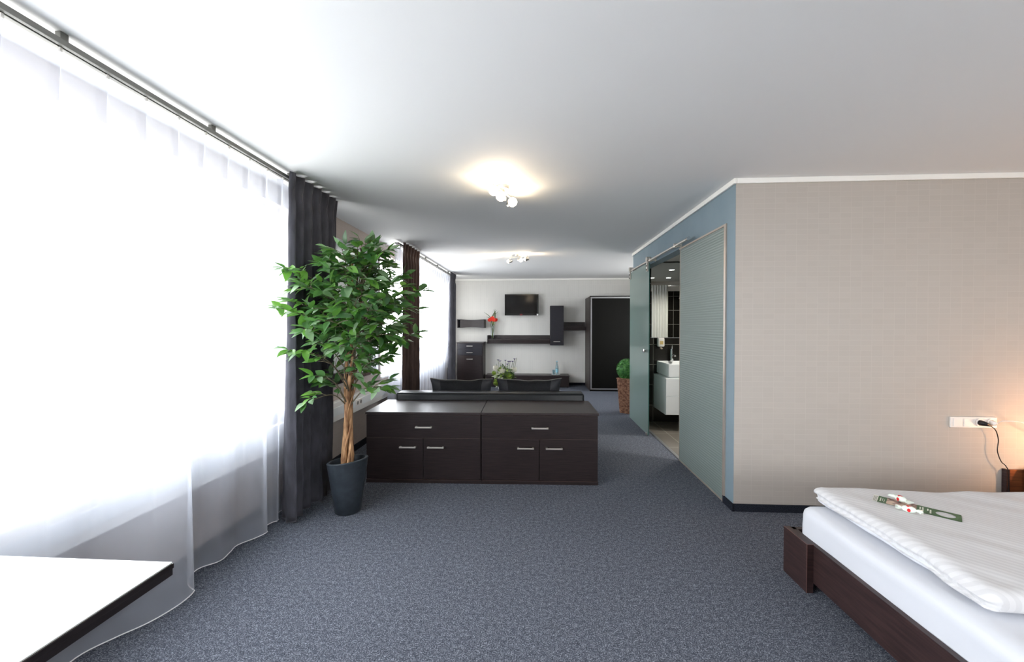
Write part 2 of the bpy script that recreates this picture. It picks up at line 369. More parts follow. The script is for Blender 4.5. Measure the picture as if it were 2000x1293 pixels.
# window wall: parapet, lintel, piers
ZS, ZH = 0.74, 2.40
WIN = [(-1.8, 3.24), (5.20, 8.78)]
bm = bmesh.new()
bx(bm, XL - 0.25, XL, YF, YBK, 0, ZS)
bx(bm, XL - 0.25, XL, YF, YBK, ZH, CH)
for a, b_ in ((YF, WIN[0][0]), (WIN[0][1], WIN[1][0]), (WIN[1][1], YBK)): bx(bm, XL - 0.25, XL, a, b_, ZS, ZH)
struct('wall_left', bm, M['paper_left'])
def window(i, y0, y1):
    r = bpy.data.objects.new('window_%d' % i, None); C.objects.link(r); r['kind'] = 'structure'; r.location = (XL - 0.14, (y0 + y1) / 2, ZS)
    h = ZH - ZS; L = (y1 - y0) / 2; n = max(2, round((y1 - y0) / 1.2)); f = 0.05
    bm = bmesh.new()
    bx(bm, -0.03, 0.03, -L, L, 0, f, 0.004); bx(bm, -0.03, 0.03, -L, L, h - f, h, 0.004)
    for k in range(n + 1):
        c = -L + f / 2 + (2 * L - f) * k / n
        bx(bm, -0.03, 0.03, c - f / 2, c + f / 2, f, h - f, 0.004)
    obj('window_frame', bm, M['white'], r)
    bm = bmesh.new()
    for k in range(n):
        a = -L + (2 * L) * k / n + 0.03; b_ = -L + (2 * L) * (k + 1) / n - 0.03
        bx(bm, -0.002, 0.002, a, b_, f, h - f)
    m = M.get('pane')
    if not m:
        m = bpy.data.materials.new('window_pane'); m.use_nodes = True; t = m.node_tree; t.nodes.clear()
        o = t.nodes.new('ShaderNodeOutputMaterial'); tr = t.nodes.new('ShaderNodeBsdfTransparent'); g = t.nodes.new('ShaderNodeBsdfGlossy'); g.inputs['Roughness'].default_value = 0.0
        x = t.nodes.new('ShaderNodeMixShader'); x.inputs[0].default_value = 0.06
        t.links.new(tr.outputs[0], x.inputs[1]); t.links.new(g.outputs[0], x.inputs[2]); t.links.new(x.outputs[0], o.inputs[0]); M['pane'] = m
    obj('window_glass', bm, m, r)
    obj('window_sill', box(0.03, 0.16, -L, L, -0.02, 0.004, 0.004), M['white'], r)
for i, (a, b_) in enumerate(WIN): window(i + 1, a, b_)
r = bpy.data.objects.new('window_3', None); C.objects.link(r); r['kind'] = 'structure'; r.location = ((FX0 + FX1) / 2, YF - 0.1, FZ0)  # unseen window behind the camera, added to brighten the room
hw_ = (FX1 - FX0) / 2; hh_ = FZ1 - FZ0
bm = bmesh.new()
bx(bm, -hw_, hw_, -0.03, 0.03, 0, 0.05); bx(bm, -hw_, hw_, -0.03, 0.03, hh_ - 0.05, hh_)
for c_ in (-hw_ + 0.025, 0, hw_ - 0.025): bx(bm, c_ - 0.025, c_ + 0.025, -0.03, 0.03, 0.05, hh_ - 0.05)
obj('window_frame', bm, M['white'], r)
bm = bmesh.new(); bx(bm, -hw_ + 0.05, -0.025, -0.002, 0.002, 0.05, hh_ - 0.05); bx(bm, 0.025, hw_ - 0.05, -0.002, 0.002, 0.05, hh_ - 0.05)
obj('window_glass', bm, M['pane'], r)
r = bpy.data.objects.new('window_4', None); C.objects.link(r); r['kind'] = 'structure'; r.location = (3.05, (LY0 + LY1) / 2, LZ0)  # hidden lounge window, added to lift the far ceiling and back wall
hw_ = (LY1 - LY0) / 2; hh_ = LZ1 - LZ0
bm = bmesh.new()
bx(bm, -0.03, 0.03, -hw_, hw_, 0, 0.05); bx(bm, -0.03, 0.03, -hw_, hw_, hh_ - 0.05, hh_)
for c_ in (-hw_ + 0.025, 0, hw_ - 0.025): bx(bm, -0.03, 0.03, c_ - 0.025, c_ + 0.025, 0.05, hh_ - 0.05)
obj('window_frame', bm, M['white'], r)
bm = bmesh.new(); bx(bm, -0.002, 0.002, -hw_ + 0.05, -0.025, 0.05, hh_ - 0.05); bx(bm, -0.002, 0.002, 0.025, hw_ - 0.05, 0.05, hh_ - 0.05)
obj('window_glass', bm, M['pane'], r)
# crown trims
tb = 0.04
struct('trim_1', box(XB, XR, YR - 0.022, YR - 0.002, CH - tb, CH - 0.001, 0.003), M['trim'])
struct('trim_2', box(XB - 0.022, XB - 0.002, YR - 0.022, YE, CH - tb, CH - 0.001, 0.003), M['trim'])
struct('trim_3', box(XL, 2.95, YBK - 0.022, YBK - 0.002, CH - tb, CH - 0.001, 0.003), M['trim'])
# carpet skirting
struct('baseboard_right', box(XB - 0.012, XR, YR - 0.014, YR - 0.002, 0.0, 0.058, 0.002), M['carpet_strip'])
struct('baseboard_corner', box(XB - 0.014, XB - 0.002, YR - 0.014, 3.31, 0.0, 0.058, 0.002), M['carpet_strip'])
struct('baseboard_left', box(XL + 0.002, XL + 0.014, YF, YBK, 0.0, 0.075, 0.002), M['carpet_strip'])
struct('baseboard_back', box(XL, 2.9, YBK - 0.014, YBK - 0.002, 0.0, 0.06, 0.002), M['carpet_strip'])
# ---- bathroom block (blue wall with the opening)
Y1, Y2, YD = 3.31, 6.00, 5.22   # opening from jamb Y1 to Y2
ZD = 2.20
BX1, BY0, BY1, BC = 3.55, YR + 0.12, 6.02, 2.37
bm = bmesh.new()
bx(bm, XB, XB + 0.12, YR + 0.003, Y1, 0, CH); bx(bm, XB, XB + 0.12, Y1, Y2, 2.245, CH); bx(bm, XB, XB + 0.12, Y2, YE, 0, CH)
struct('wall_blue', bm, M['blue'])
struct('wall_bathroom_end', box(XB + 0.12, 3.05, BY1 + 0.02, YE, 0, CH), M['plain_wall'])
struct('wall_bathroom_far', box(XB + 0.12, BX1, BY1, BY1 + 0.02, 0, BC), M['tile_wall_xz'])
bm = bmesh.new(); bx(bm, XB + 0.12, BX1, BY0, BY0 + 0.012, 0, 2.16)
struct('wall_bathroom_near', bm, M['tile_wall_xz'])
struct('wall_bathroom_near_upper', box(XB + 0.12, BX1, BY0, BY0 + 0.006, 2.16, BC), M['plain_wall'])
struct('wall_bathroom_side', box(BX1, BX1 + 0.1, BY0, BY1 + 0.02, 0, 2.16), M['tile_wall_yz'])
struct('wall_bathroom_side_upper', box(BX1, BX1 + 0.1, BY0, BY1 + 0.02, 2.16, BC), M['plain_wall'])
struct('ceiling_bathroom', box(XB + 0.12, BX1, BY0, BY1, BC, BC + 0.05), M['ceiling'])
struct('floor_bathroom', box(XB + 0.03, BX1, BY0 - 0.0, BY1, 0.0, 0.006), M['tile_floor'])
struct('trim_4', box(XB - 0.004, XB + 0.03, Y1, Y2, 0.0, 0.012, 0.002), M['alu'])

# ---------------------------------------------------------------- curtains
def cloth(name, pts_bot, pts_top, z0, z1f, m, parent=None, nz=40, ease=None, thick=0.0, zhem=None):
    """a hanging cloth between a bottom path and a top path (same number of points)"""
    bm = bmesh.new(); n = len(pts_bot); rows = []
    for r in range(nz + 1):
        s = r / nz; row = []
        e = ease(s) if ease else s
        for i in range(n):
            p = pts_bot[i] * (1 - e) + pts_top[i] * e
            za = z0 + (zhem(i) if zhem else 0); zb = z1f(i)
            row.append(bm.verts.new((p.x, p.y, za + (zb - za) * s)))
        rows.append(row)
    for a, b_ in zip(rows[:-1], rows[1:]):
        for i in range(n - 1): bm.faces.new((a[i], a[i + 1], b_[i + 1], b_[i]))
    o = obj(name, bm, m, parent, smooth=True, sharp=80)
    if thick:
        md = o.modifiers.new('thickness', 'SOLIDIFY'); md.thickness = thick; md.offset = 0
    return o
def resample(pts, n):
    L = [0]
    for a, b_ in zip(pts[:-1], pts[1:]): L.append(L[-1] + (b_ - a).length)
    o = []; k = 0
    for i in range(n):
        s = L[-1] * i / (n - 1)
        while k < len(L) - 2 and L[k + 1] < s: k += 1
        f = (s - L[k]) / max(1e-9, L[k + 1] - L[k]); o.append(pts[k].lerp(pts[k + 1], min(1, f)))
    return o
def sheer(name, label, ctrl_bot, ytop, npl, zt, seed, group):
    rt = thing(name, label, 'curtain', (0, 0, 0), 0, group)
    n = npl * 24 + 1
    bot = resample(crom([Vector((x, y, 0)) for x, y in ctrl_bot], 14), n)
    top = []
    for i in range(n):
        f = i / (n - 1); y = ytop[0] + (ytop[1] - ytop[0]) * f; ph = (f * npl) % 1.0
        d = min(ph, 1 - ph)
        top.append(Vector((-1.832 + 0.022 * math.exp(-(d / 0.07) ** 2) - 0.012 * math.sin(PI * ph), y, 0)))
    def zt_f(i):
        ph = ((i / (n - 1)) * npl) % 1.0
        return zt - 0.022 * math.sin(PI * ph) ** 0.8
    # blend: pleats run down and open towards the hem
    voile = cloth('voile', bot, top, 0.018, zt_f, M['sheer'], rt, nz=44, ease=lambda s: s ** 1.3)
    bm = bmesh.new(); tube(bm, [(p.x, p.y, 0.018) for p in bot[::3]], 0.0028, 6)
    lab(obj('hem_cord', bm, M['hem'], rt, smooth=True), 'thin weighted hem at the foot of the sheer curtain')
    bm = bmesh.new()
    k = range(0, n, 4)
    rows = [[(top[i].x - 0.002, top[i].y, zt_f(i) - 0.018 * j) for i in k] for j in (0, 1)]
    for a, b_ in zip(rows[:-1], rows[1:]):
        va = [bm.verts.new(p) for p in a]; vb = [bm.verts.new(p) for p in b_]
        for i in range(len(va) - 1): bm.faces.new((va[i], va[i + 1], vb[i + 1], vb[i]))
    obj('heading_tape', bm, M['sheer'], rt)
    for j in range(npl + 1):
        y = ytop[0] + (ytop[1] - ytop[0]) * j / npl
        obj('glider', box(-1.816, -1.808, y - 0.004, y + 0.004, zt - 0.010, 2.4935), M['white_plastic'], rt)
    return rt
ctrl = []
y = -1.75; k = 0
while y < 1.2:
    ctrl.append((-1.89 + (0.06 if k % 2 else -0.07), y)); y += 0.23; k += 1
ctrl += [(-1.965, 1.30), (-1.94, 1.45), (-1.95, 1.58), (-1.90, 1.68), (-1.835, 1.78), (-1.802, 1.90), (-1.812, 2.00), (-1.86, 2.03), (-1.93, 2.09), (-1.955, 2.19), (-1.89, 2.27), (-1.90, 2.36), (-1.915, 2.44), (-1.86, 2.53), (-1.832, 2.60), (-1.85, 2.63), (-1.90, 2.66), (-1.885, 2.74), (-1.86, 2.77), (-1.90, 2.82), (-1.935, 2.88), (-1.94, 2.95)]
sheer('sheer_curtain', 'long white translucent sheer curtain across the near window behind the table', ctrl, (-1.76, 2.95), 28, 2.487, 3, 'white sheer curtains')
ctrl = []
y = 5.14; k = 0
while y < 8.5:
    ctrl.append((-1.925 + (0.035 if k % 2 else -0.035) + random.uniform(-0.01, 0.01), y)); y += 0.10; k += 1
sheer('sheer_curtain', 'white translucent sheer curtain across the far lounge window behind the sofa', ctrl, (5.14, 8.5), 22, 2.487, 5, 'white sheer curtains')

def drape(label, yt0, yt1, yb0, yb1, folds, m, seed, xc=-1.79, amp=0.05, name='drape'):
    rnd = random.Random(seed); n = folds * 20 + 1; bot = []; top = []
    ph = [rnd.uniform(0.75, 1.25) for _ in range(folds)]; tot = sum(ph); acc = [0]
    for p in ph: acc.append(acc[-1] + p / tot)
    for i in range(n):
        k = min(folds - 1, i // 20); f = (i - k * 20) / 20.0
        u = acc[k] + (acc[k + 1] - acc[k]) * f
        a = amp * (0.85 + 0.3 * math.sin(k * 2.1 + seed))
        s = math.sin(2 * PI * f)
        bot.append(Vector((xc + a * 1.15 * math.copysign(abs(s) ** 0.7, s), yb0 + (yb1 - yb0) * u + 0.25 * (yb1 - yb0) / folds * math.sin(4 * PI * f) * 0.35, 0)))
        top.append(Vector((-1.752 + 0.024 * math.copysign(abs(s) ** 0.6, s), yt0 + (yt1 - yt0) * (i / (n - 1)), 0)))
    rt = thing(name, label, 'curtain', (0, 0, 0), 0, 'dark drapes on the window wall')
    def zt(i): return 2.545 - 0.012 * (1 + math.sin(2 * PI * (i % 20) / 20.0 + 0.6)) * 0.7
    def ease(s):
        if s > 0.95: return 0.82 + 0.18 * ((s - 0.95) / 0.05) ** 1.0
        return 0.82 * (s / 0.95) ** 1.1
    bm = bmesh.new(); nz = 60; rows = []
    for r in range(nz + 1):
        s = r / nz; e = ease(s); row = []
        for i in range(n):
            p = bot[i] * (1 - e) + top[i] * e
            pin = 0.020 * math.exp(-((s - 0.945) / 0.02) ** 2)      # pleats pinched under the heading tape
            q = math.sin(2 * PI * (i % 20) / 20.0)
            cr_ = 0.004 * noise.noise(Vector((p.y * 6, s * 14, seed)))
            z = 0.012 + (zt(i) - 0.012) * s
            row.append(bm.verts.new((p.x - pin * q + cr_, p.y + cr_, z)))
        rows.append(row)
    for a, b_ in zip(rows[:-1], rows[1:]):
        for i in range(n - 1): bm.faces.new((a[i], a[i + 1], b_[i + 1], b_[i]))
    o = obj('drape_cloth', bm, m, rt, smooth=True, sharp=85)
    md = o.modifiers.new('thickness', 'SOLIDIFY'); md.thickness = 0.004; md.offset = 0
    bm = bmesh.new()
    tube(bm, [(p.x + 0.0, p.y, 0.016) for p in bot[::2]], 0.005, 6)
    obj('drape_hem', bm, m, rt, smooth=True)
    return rt
drape('charcoal grey floor-length drape hanging behind the tall potted ficus tree', 2.765, 3.46, 2.745, 3.40, 6, M['drape'], 1, amp=0.055)
drape('brownish charcoal drape hanging left of the far sheer curtain beside the sofa', 5.22, 5.98, 5.26, 5.98, 6, M['drape_brown'], 4, xc=-1.795, amp=0.045)
drape('narrow dark drape gathered in the back corner beside the tall drawer chest', 8.20, 8.70, 8.12, 8.80, 5, M['drape'], 9, xc=-1.795, amp=0.045)

def track(label, y0, y1, brackets):
    rt = thing('curtain_track', label, 'curtain track', (-1.81, y0, 2.50))
    bm = bmesh.new(); L = y1 - y0
    bx(bm, -0.024, -0.003, 0, L, -0.006, 0.016, 0.002); bx(bm, 0.003, 0.022, 0, L, -0.005, 0.018, 0.002); bx(bm, -0.005, 0.005, 0, L, 0.000, 0.012)
    obj('rail', bm, M['track'], rt)
    for yb in brackets:
        bm = bmesh.new(); bx(bm, -0.012, 0.012, yb - y0 - 0.014, yb - y0 + 0.014, 0.011, 0.050, 0.002); obj('ceiling_bracket', bm, M['track'], rt)
    for ya in (-0.009, L + 0.0005): obj('end_cap', box(-0.020, 0.018, ya, ya + 0.008, -0.008, 0.016, 0.003), M['alu'], rt)
track('grey double curtain track under the ceiling above the near window', -1.8, 3.50, [-1.2, -0.2, 0.72, 1.44, 2.15, 2.86])
track('curtain track under the ceiling above the far lounge window', 5.14, 8.74, [5.5, 6.5, 7.3, 8.2])

# ---------------------------------------------------------------- pier: mirror and cable trunking
rt = thing('wall_mirror', 'large frameless mirror on the beige pier behind the ficus tree', 'mirror', (XL + 0.002, 4.18, 0.82))
obj('mirror_glass', box(0.006, 0.014, -0.90, 0.905, 0, 1.515, 0.001), M['mirror'], rt)
obj('backing_board', box(0.0, 0.006, -0.895, 0.90, 0.005, 1.51), M['dark'], rt)
rt = thing('cable_duct', 'long white cable trunking along the window wall under the sills', 'cable duct', (XL, 0, 0.465))
obj('duct_body', box(0.001, 0.060, -1.98, 9.58, 0.0, 0.195, 0.006), M['white_plastic'], rt)
bm = bmesh.new(); bx(bm, 0.058, 0.063, -1.98, 9.58, 0.055, 0.140, 0.002); obj('duct_cover', bm, M['white'], rt)
for yy in (4.36, 4.44):
    s = obj('socket', box(0.062, 0.070, yy - 0.037, yy + 0.037, 0.062, 0.134, 0.004), M['socket_warm'], rt)
    bm = bmesh.new(); cyl(bm, (0.0695, yy, 0.098), (0.0715, yy, 0.098), 0.021, 20); obj('socket_well', bm, mat('socket_shadow_grey', (120, 116, 112), 0.6), s)

# ---------------------------------------------------------------- near table (lower left)
rt = thing('extendable_table', 'white-topped table with dark two-layer edge beside the sheer curtain', 'table', (-1.395, 0.73, 0))
obj('tabletop', box(-0.337, 0.337, -0.365, 0.365, 0.7385, 0.742), M['table_top'], rt)
lab(obj('upper_edge_board', box(-0.34, 0.34, -0.368, 0.368, 0.7235, 0.738, 0.001), M['table_edge'], rt), 'dark upper leaf edge')
lab(obj('lower_leaf', box(-0.337, 0.338, -0.366, 0.366, 0.704, 0.7225, 0.001), M['table_edge'], rt), 'dark lower extension leaf')
obj('pedestal', box(-0.26, 0.1, -0.30, -0.06, 0.03, 0.704, 0.005), M['table_edge'], rt)
obj('foot_plate', box(-0.30, 0.2, -0.33, 0.0, 0.0, 0.03, 0.005), M['table_edge'], rt)

# ---------------------------------------------------------------- sideboard behind the sofa
def handle(parent, x, y, z, L=0.15, name='handle'):
    bm = bmesh.new()
    bx(bm, x - L / 2, x + L / 2, y - 0.030, y - 0.022, z - 0.0065, z + 0.0065, 0.001)
    for s in (-1, 1): bx(bm, x + s * (L / 2 - 0.008) - 0.008, x + s * (L / 2 - 0.008) + 0.008, y - 0.024, y, z - 0.0065, z + 0.0065, 0.001)
    return lab(obj(name, bm, M['steel'], parent), 'brushed steel bar handle')
rot = 0.026
def sideboard(label, x, dx, w, hl, hr, left):
    rt = thing('sideboard', label, 'sideboard', x, rot, 'pair of dark sideboards back to back with the sofa')
    D = 0.60
    bm = bmesh.new()
    bx(bm, 0.0, w, 0.021, D, 0.02, 0.624, 0.001)
    obj('carcass', bm, M['wood'], rt)
    obj('top_panel', box(-0.006 if left else 0.001, w - 0.001 if left else w + 0.006, -0.004, D, 0.625, 0.645, 0.0015), M['wood_top'], rt)
    bm = bmesh.new(); bx(bm, 0.0, w, -0.004, 0.03, 0.0, 0.03, 0.001); obj('plinth', bm, M['wood'], rt)
    lab(obj('edge_band', box(0.002, w - 0.002, -0.0045, 0.0, 0.030, 0.0325), M['wood_edge'], rt), 'thin brown edge line above the plinth')
    g = 0.0015
    d = obj('drawer_front', box(g + 0.0015, w - g - 0.0015, 0.0, 0.02, 0.410, 0.617, 0.0012), M['wood'], rt)
    handle(d, hl[0], 0.0, 0.512)
    mid = w * 0.5
    for i, (a, b_) in enumerate(((0, mid), (mid, w))):
        d = obj('cabinet_door', box(a + g + 0.001, b_ - g - 0.001, 0.0, 0.02, 0.036, 0.406, 0.0012), M['wood'], rt)
        handle(d, hl[1 + i], 0.0, 0.330)
    bm = bmesh.new(); bx(bm, 0.003, w - 0.003, 0.0005, 0.002, 0.407, 0.4095); bx(bm, 0.003, w - 0.003, 0.0005, 0.002, 0.6175, 0.6195)
    obj('edge_line', bm, M['wood_edge'], rt)
p0 = Vector((-1.540, 3.540, 0)); dirx = Vector((math.cos(rot), math.sin(rot), 0))
sideboard('left dark wenge sideboard nearest the potted ficus, back against sofa', p0, 0, 1.048, (0.53, 0.385, 0.64), None, True)
sideboard('right dark wenge sideboard, back against sofa, nearer the glass door', p0 + dirx * 1.052, 0, 1.048, (0.528, 0.40, 0.655), None, False)

# ---------------------------------------------------------------- sofa with cushions
so = p0 + dirx * 0.07 + Vector((-math.sin(rot), math.cos(rot), 0)) * 0.615
rt = thing('leather_sofa', 'low black leather sofa seen from behind, beyond the two sideboards', 'sofa', so, rot)
def soft_box(x0, x1, y0, y1, z0, z1, r=0.03, puff=0.0):
    bm = bmesh.new(); bx(bm, x0, x1, y0, y1, z0, z1, r, 4); return bm
obj('backrest', soft_box(0, 2.0, 0, 0.20, 0.10, 0.715, 0.028), M['leather'], rt, smooth=True, sharp=60)
bm = bmesh.new(); tube(bm, [(0.02, 0.006, 0.700), (1.98, 0.006, 0.700)], 0.004, 6); obj('piping', bm, M['leather'], rt, smooth=True)
obj('seat', soft_box(0.16, 1.84, 0.20, 0.92, 0.14, 0.42, 0.04), M['leather'], rt, smooth=True, sharp=60)
for a in (0.0, 1.84): obj('armrest', soft_box(a, a + 0.16, 0.20, 0.92, 0.10, 0.56, 0.03), M['leather'], rt, smooth=True, sharp=60)
for a in (0.06, 1.90):
    for b_ in (0.06, 0.86): obj('leg', box(a, a + 0.05, b_, b_ + 0.05, 0, 0.10, 0.003), M['steel'], rt)
def cushion(label, x, y, z, rz, wd, seed):
    rt = thing('sofa_cushion', label, 'cushion', (x, y, z), rz, 'black cushions on the sofa')
    n = 25; hgt = 0.40
    def P(u, v, side, grow=0):
        # pointed corners, hollowed sides
        cu = 1 - 0.075 * (1 - abs(v) ** 2.5) ; cv = 1 - 0.12 * (1 - abs(u) ** 2.2)
        X_ = u * wd / 2 * cu; Z_ = v * hgt / 2 * cv
        t_ = 0.075 * (max(0, (1 - abs(u) ** 3)) * max(0, (1 - abs(v) ** 3))) ** 0.6
        wob = 0.006 * noise.noise(Vector((u * 4 + seed, v * 3, side)))
        Yt = side * (t_ + 0.003 + wob * (t_ > 0.01))
        lean = 0.20
        return Vector((X_, Yt + (Z_ + hgt / 2) * -0.10 * 1.0 + 0.012 * noise.noise(Vector((u * 3, seed, 0))), Z_ + hgt / 2 + 0.010 * noise.noise(Vector((u * 2.5, seed * 3, v)))))
    for nm, u0, u1, mt in (('cushion_cover', -0.68, 0.68, M['cushion']), ('cushion_band', -1, -0.68, M['cushion_end']), ('cushion_band', 0.68, 1, M['cushion_end'])):
        bm = bmesh.new(); g = {}
        nu = 22 if nm == 'cushion_cover' else 7
        for s in (-1, 1):
            for i in range(nu + 1):
                for j in range(n + 1):
                    g[s, i, j] = bm.verts.new(P(u0 + (u1 - u0) * i / nu, -1 + 2 * j / n, s))
        for s in (-1, 1):
            for i in range(nu):
                for j in range(n): bm.faces.new((g[s, i, j], g[s, i + 1, j], g[s, i + 1, j + 1], g[s, i, j + 1]))
        for j in (0, n):
            for i in range(nu): bm.faces.new((g[-1, i, j], g[-1, i + 1, j], g[1, i + 1, j], g[1, i, j]))
        for i in (0, nu):
            for j in range(n): bm.faces.new((g[-1, i, j], g[-1, i, j + 1], g[1, i, j + 1], g[1, i, j]))
        obj(nm, bm, mt, rt, smooth=True, sharp=70)
    bm = bmesh.new(); tube(bm, [P(-1 + 2 * i / 40, 1, 0.5) + Vector((0, 0, 0.003)) for i in range(41)], 0.004, 6)
    lab(obj('piping', bm, M['piping'], rt, smooth=True), 'pale shiny piping along the top seam')
cushion('left black cushion leaning on the sofa back', -0.845, 4.545, 0.425, rot, 0.72, 1.3)
cushion('right black cushion leaning on the sofa back, beside the flowers', -0.075, 4.565, 0.425, rot, 0.74, 5.1)

# ---------------------------------------------------------------- potted ficus tree
PX, PY = -1.445, 2.985
rt = thing('potted_ficus', 'tall artificial ficus tree in a tapered anthracite pot before the charcoal drape', 'plant', (PX, PY, 0))
n = 48
def pot_ring(r, z, tilt): return [(r * math.cos(2 * PI * i / n) + 0.0, r * math.sin(2 * PI * i / n), z + tilt * (r * math.cos(2 * PI * i / n + 0.5))) for i in range(n)]
bm = bmesh.new()
ring_loft(bm, [pot_ring(0.086, 0.0, 0), pot_ring(0.094, 0.006, 0), pot_ring(0.115, 0.15, 0.02), pot_ring(0.148, 0.385, 0.14), pot_ring(0.150, 0.393, 0.15), pot_ring(0.146, 0.398, 0.15), pot_ring(0.130, 0.398, 0.15), pot_ring(0.126, 0.392, 0.15), pot_ring(0.115, 0.28, 0.06)], cap=False)
bm.faces.new([v for v in bm.verts if abs(v.co.z) < 1e-6][:n]) if False else None
obj('pot', bm, M['pot'], rt, smooth=True, sharp=50)
bm = bmesh.new(); ring_loft(bm, [pot_ring(0.121, 0.305, 0.05), pot_ring(0.06, 0.312, 0.05), pot_ring(0.002, 0.315, 0.05)], cap=True); obj('soil', bm, M['soil'], rt, smooth=True)
def trunk_axis(z):   # gentle curve of the whole bundle, local coordinates
    f = (z - 0.3) / 1.7
    return Vector((-0.005 + 0.02 * f + 0.13 * max(0, f - 0.3) ** 1.2, 0.0 + 0.02 * math.sin(f * 3), z))
strands = [(0.0, 0.030, 0.020, 0.55, 1.95), (1.7, 0.030, 0.017, 0.6, 1.75), (3.3, 0.028, 0.021, 0.5, 1.62), (4.8, 0.032, 0.011, 1.1, 1.50), (2.6, 0.036, 0.008, 1.5, 1.35), (0.9, 0.038, 0.007, 1.3, 1.25)]
for ph, rad, r0, tw, zt in strands:
    pts = []; rs = []; K = 46
    for i in range(K + 1):
        z = 0.29 + (zt - 0.29) * i / K; f = i / K
        a = ph + 2 * PI * tw * f
        R_ = rad * (1.0 - 0.55 * math.exp(-((z - 0.72) / 0.25) ** 2) + 0.5 * f)
        c = trunk_axis(z)
        pts.append(c + Vector((R_ * math.cos(a), R_ * math.sin(a) * 0.8, 0)))
        rs.append(r0 * (1.08 - 0.6 * f) * (1 + 0.10 * noise.noise(Vector((z * 14, ph, 0))) + (0.16 if i % 9 == 4 else 0)))
    bm = bmesh.new(); tube(bm, pts, rs, 10); obj('trunk', bm, M['bark'], rt, smooth=True)
tips = [(-1.7, 2.62, 1.82), (-1.7, 2.56, 1.55), (-1.72, 2.72, 1.6), (-1.68, 2.75, 1.76), (-1.55, 2.9, 1.95), (-1.7, 2.64, 1.27), (-1.61, 2.70, 0.89), (-1.55, 2.7, 1.08), (-1.6, 2.66, 1.42), (-1.32, 2.6, 1.69), (-1.34, 2.5, 1.48), (-1.45, 2.6, 1.21), (-1.3, 3.0, 2.06), (-1.16, 2.85, 1.94), (-1.43, 3.15, 1.95), (-1.16, 3.1, 1.9), (-1.08, 2.75, 1.7), (-0.97, 2.85, 1.71), (-0.89, 3.1, 1.7), (-0.94, 2.95, 1.36), (-0.93, 2.8, 1.56), (-1.13, 3.2, 1.41), (-1.04, 2.65, 1.38), (-1.14, 2.8, 1.19), (-1.14, 2.9, 0.97), (-1.11, 2.6, 1.48), (-1.16, 2.55, 1.62), (-1.22, 2.6, 1.35), (-1.48, 3.0, 1.85), (-1.46, 2.8, 1.38), (-1.14, 3.05, 1.21), (-1.21, 3.3, 1.63), (-1.48, 3.25, 1.16), (-1.61, 3.0, 1.02), (-1.62, 3.2, 1.59), (-1.64, 3.05, 1.66), (-1.53, 2.6, 1.69), (-1.28, 3.15, 2.07), (-1.14, 2.6, 1.74), (-0.97, 2.6, 1.48), (-1.23, 2.55, 1.22), (-1.03, 2.5, 1.58), (-1.38, 2.78, 1.98), (-1.22, 2.8, 1.86), (-1.5, 2.72, 1.86), (-1.3, 2.62, 1.84), (-1.12, 2.98, 2.0), (-1.2, 3.1, 1.8), (-1.02, 3.0, 1.82), (-1.42, 2.68, 1.56), (-1.28, 2.6, 1.55), (-1.02, 2.9, 1.45), (-1.6, 2.8, 1.5), (-1.5, 2.66, 1.32), (-1.36, 3.1, 1.72), (-1.08, 3.05, 1.58), (-1.25, 2.75, 1.98), (-1.62, 2.66, 1.72), (-1.36, 2.62, 1.30), (-1.0, 2.72, 1.62), (-1.3, 2.9, 1.1)]
leaf_bm = [bmesh.new() for _ in range(4)]
br_bm = bmesh.new()
rnd = random.Random(11)
def leaf(bm, p, d, up, L):
    d = d.normalized(); s = d.cross(up)
    if s.length < 1e-3: s = d.cross(Vector((1, 0.2, 0)))
    s.normalize(); u = s.cross(d).normalized()
    prof = [(0.0, 0.02), (0.12, 0.16), (0.32, 0.245), (0.55, 0.23), (0.78, 0.13), (1.0, 0.0)]
    droop = rnd.uniform(0.05, 0.30); fold = rnd.uniform(0.10, 0.35)
    Lv = []; Cv = []; Rv = []
    for t_, w_ in prof:
        c = p + d * (L * t_) - u * (L * droop * t_ * t_)
        Cv.append(bm.verts.new(c))
        if w_ > 0:
            Lv.append(bm.verts.new(c + s * (w_ * L) + u * (fold * w_ * L))); Rv.append(bm.verts.new(c - s * (w_ * L) + u * (fold * w_ * L)))
        else: Lv.append(None); Rv.append(None)
    for i in range(len(prof) - 1):
        for S in (Lv, Rv):
            a, b_, c_, d_ = Cv[i], Cv[i + 1], S[i + 1], S[i]
            vs = [v for v in (a, b_, c_, d_) if v is not None]
            if S is Rv: vs.reverse()
            f = bm.faces.new(vs); f.smooth = True
lv = 0
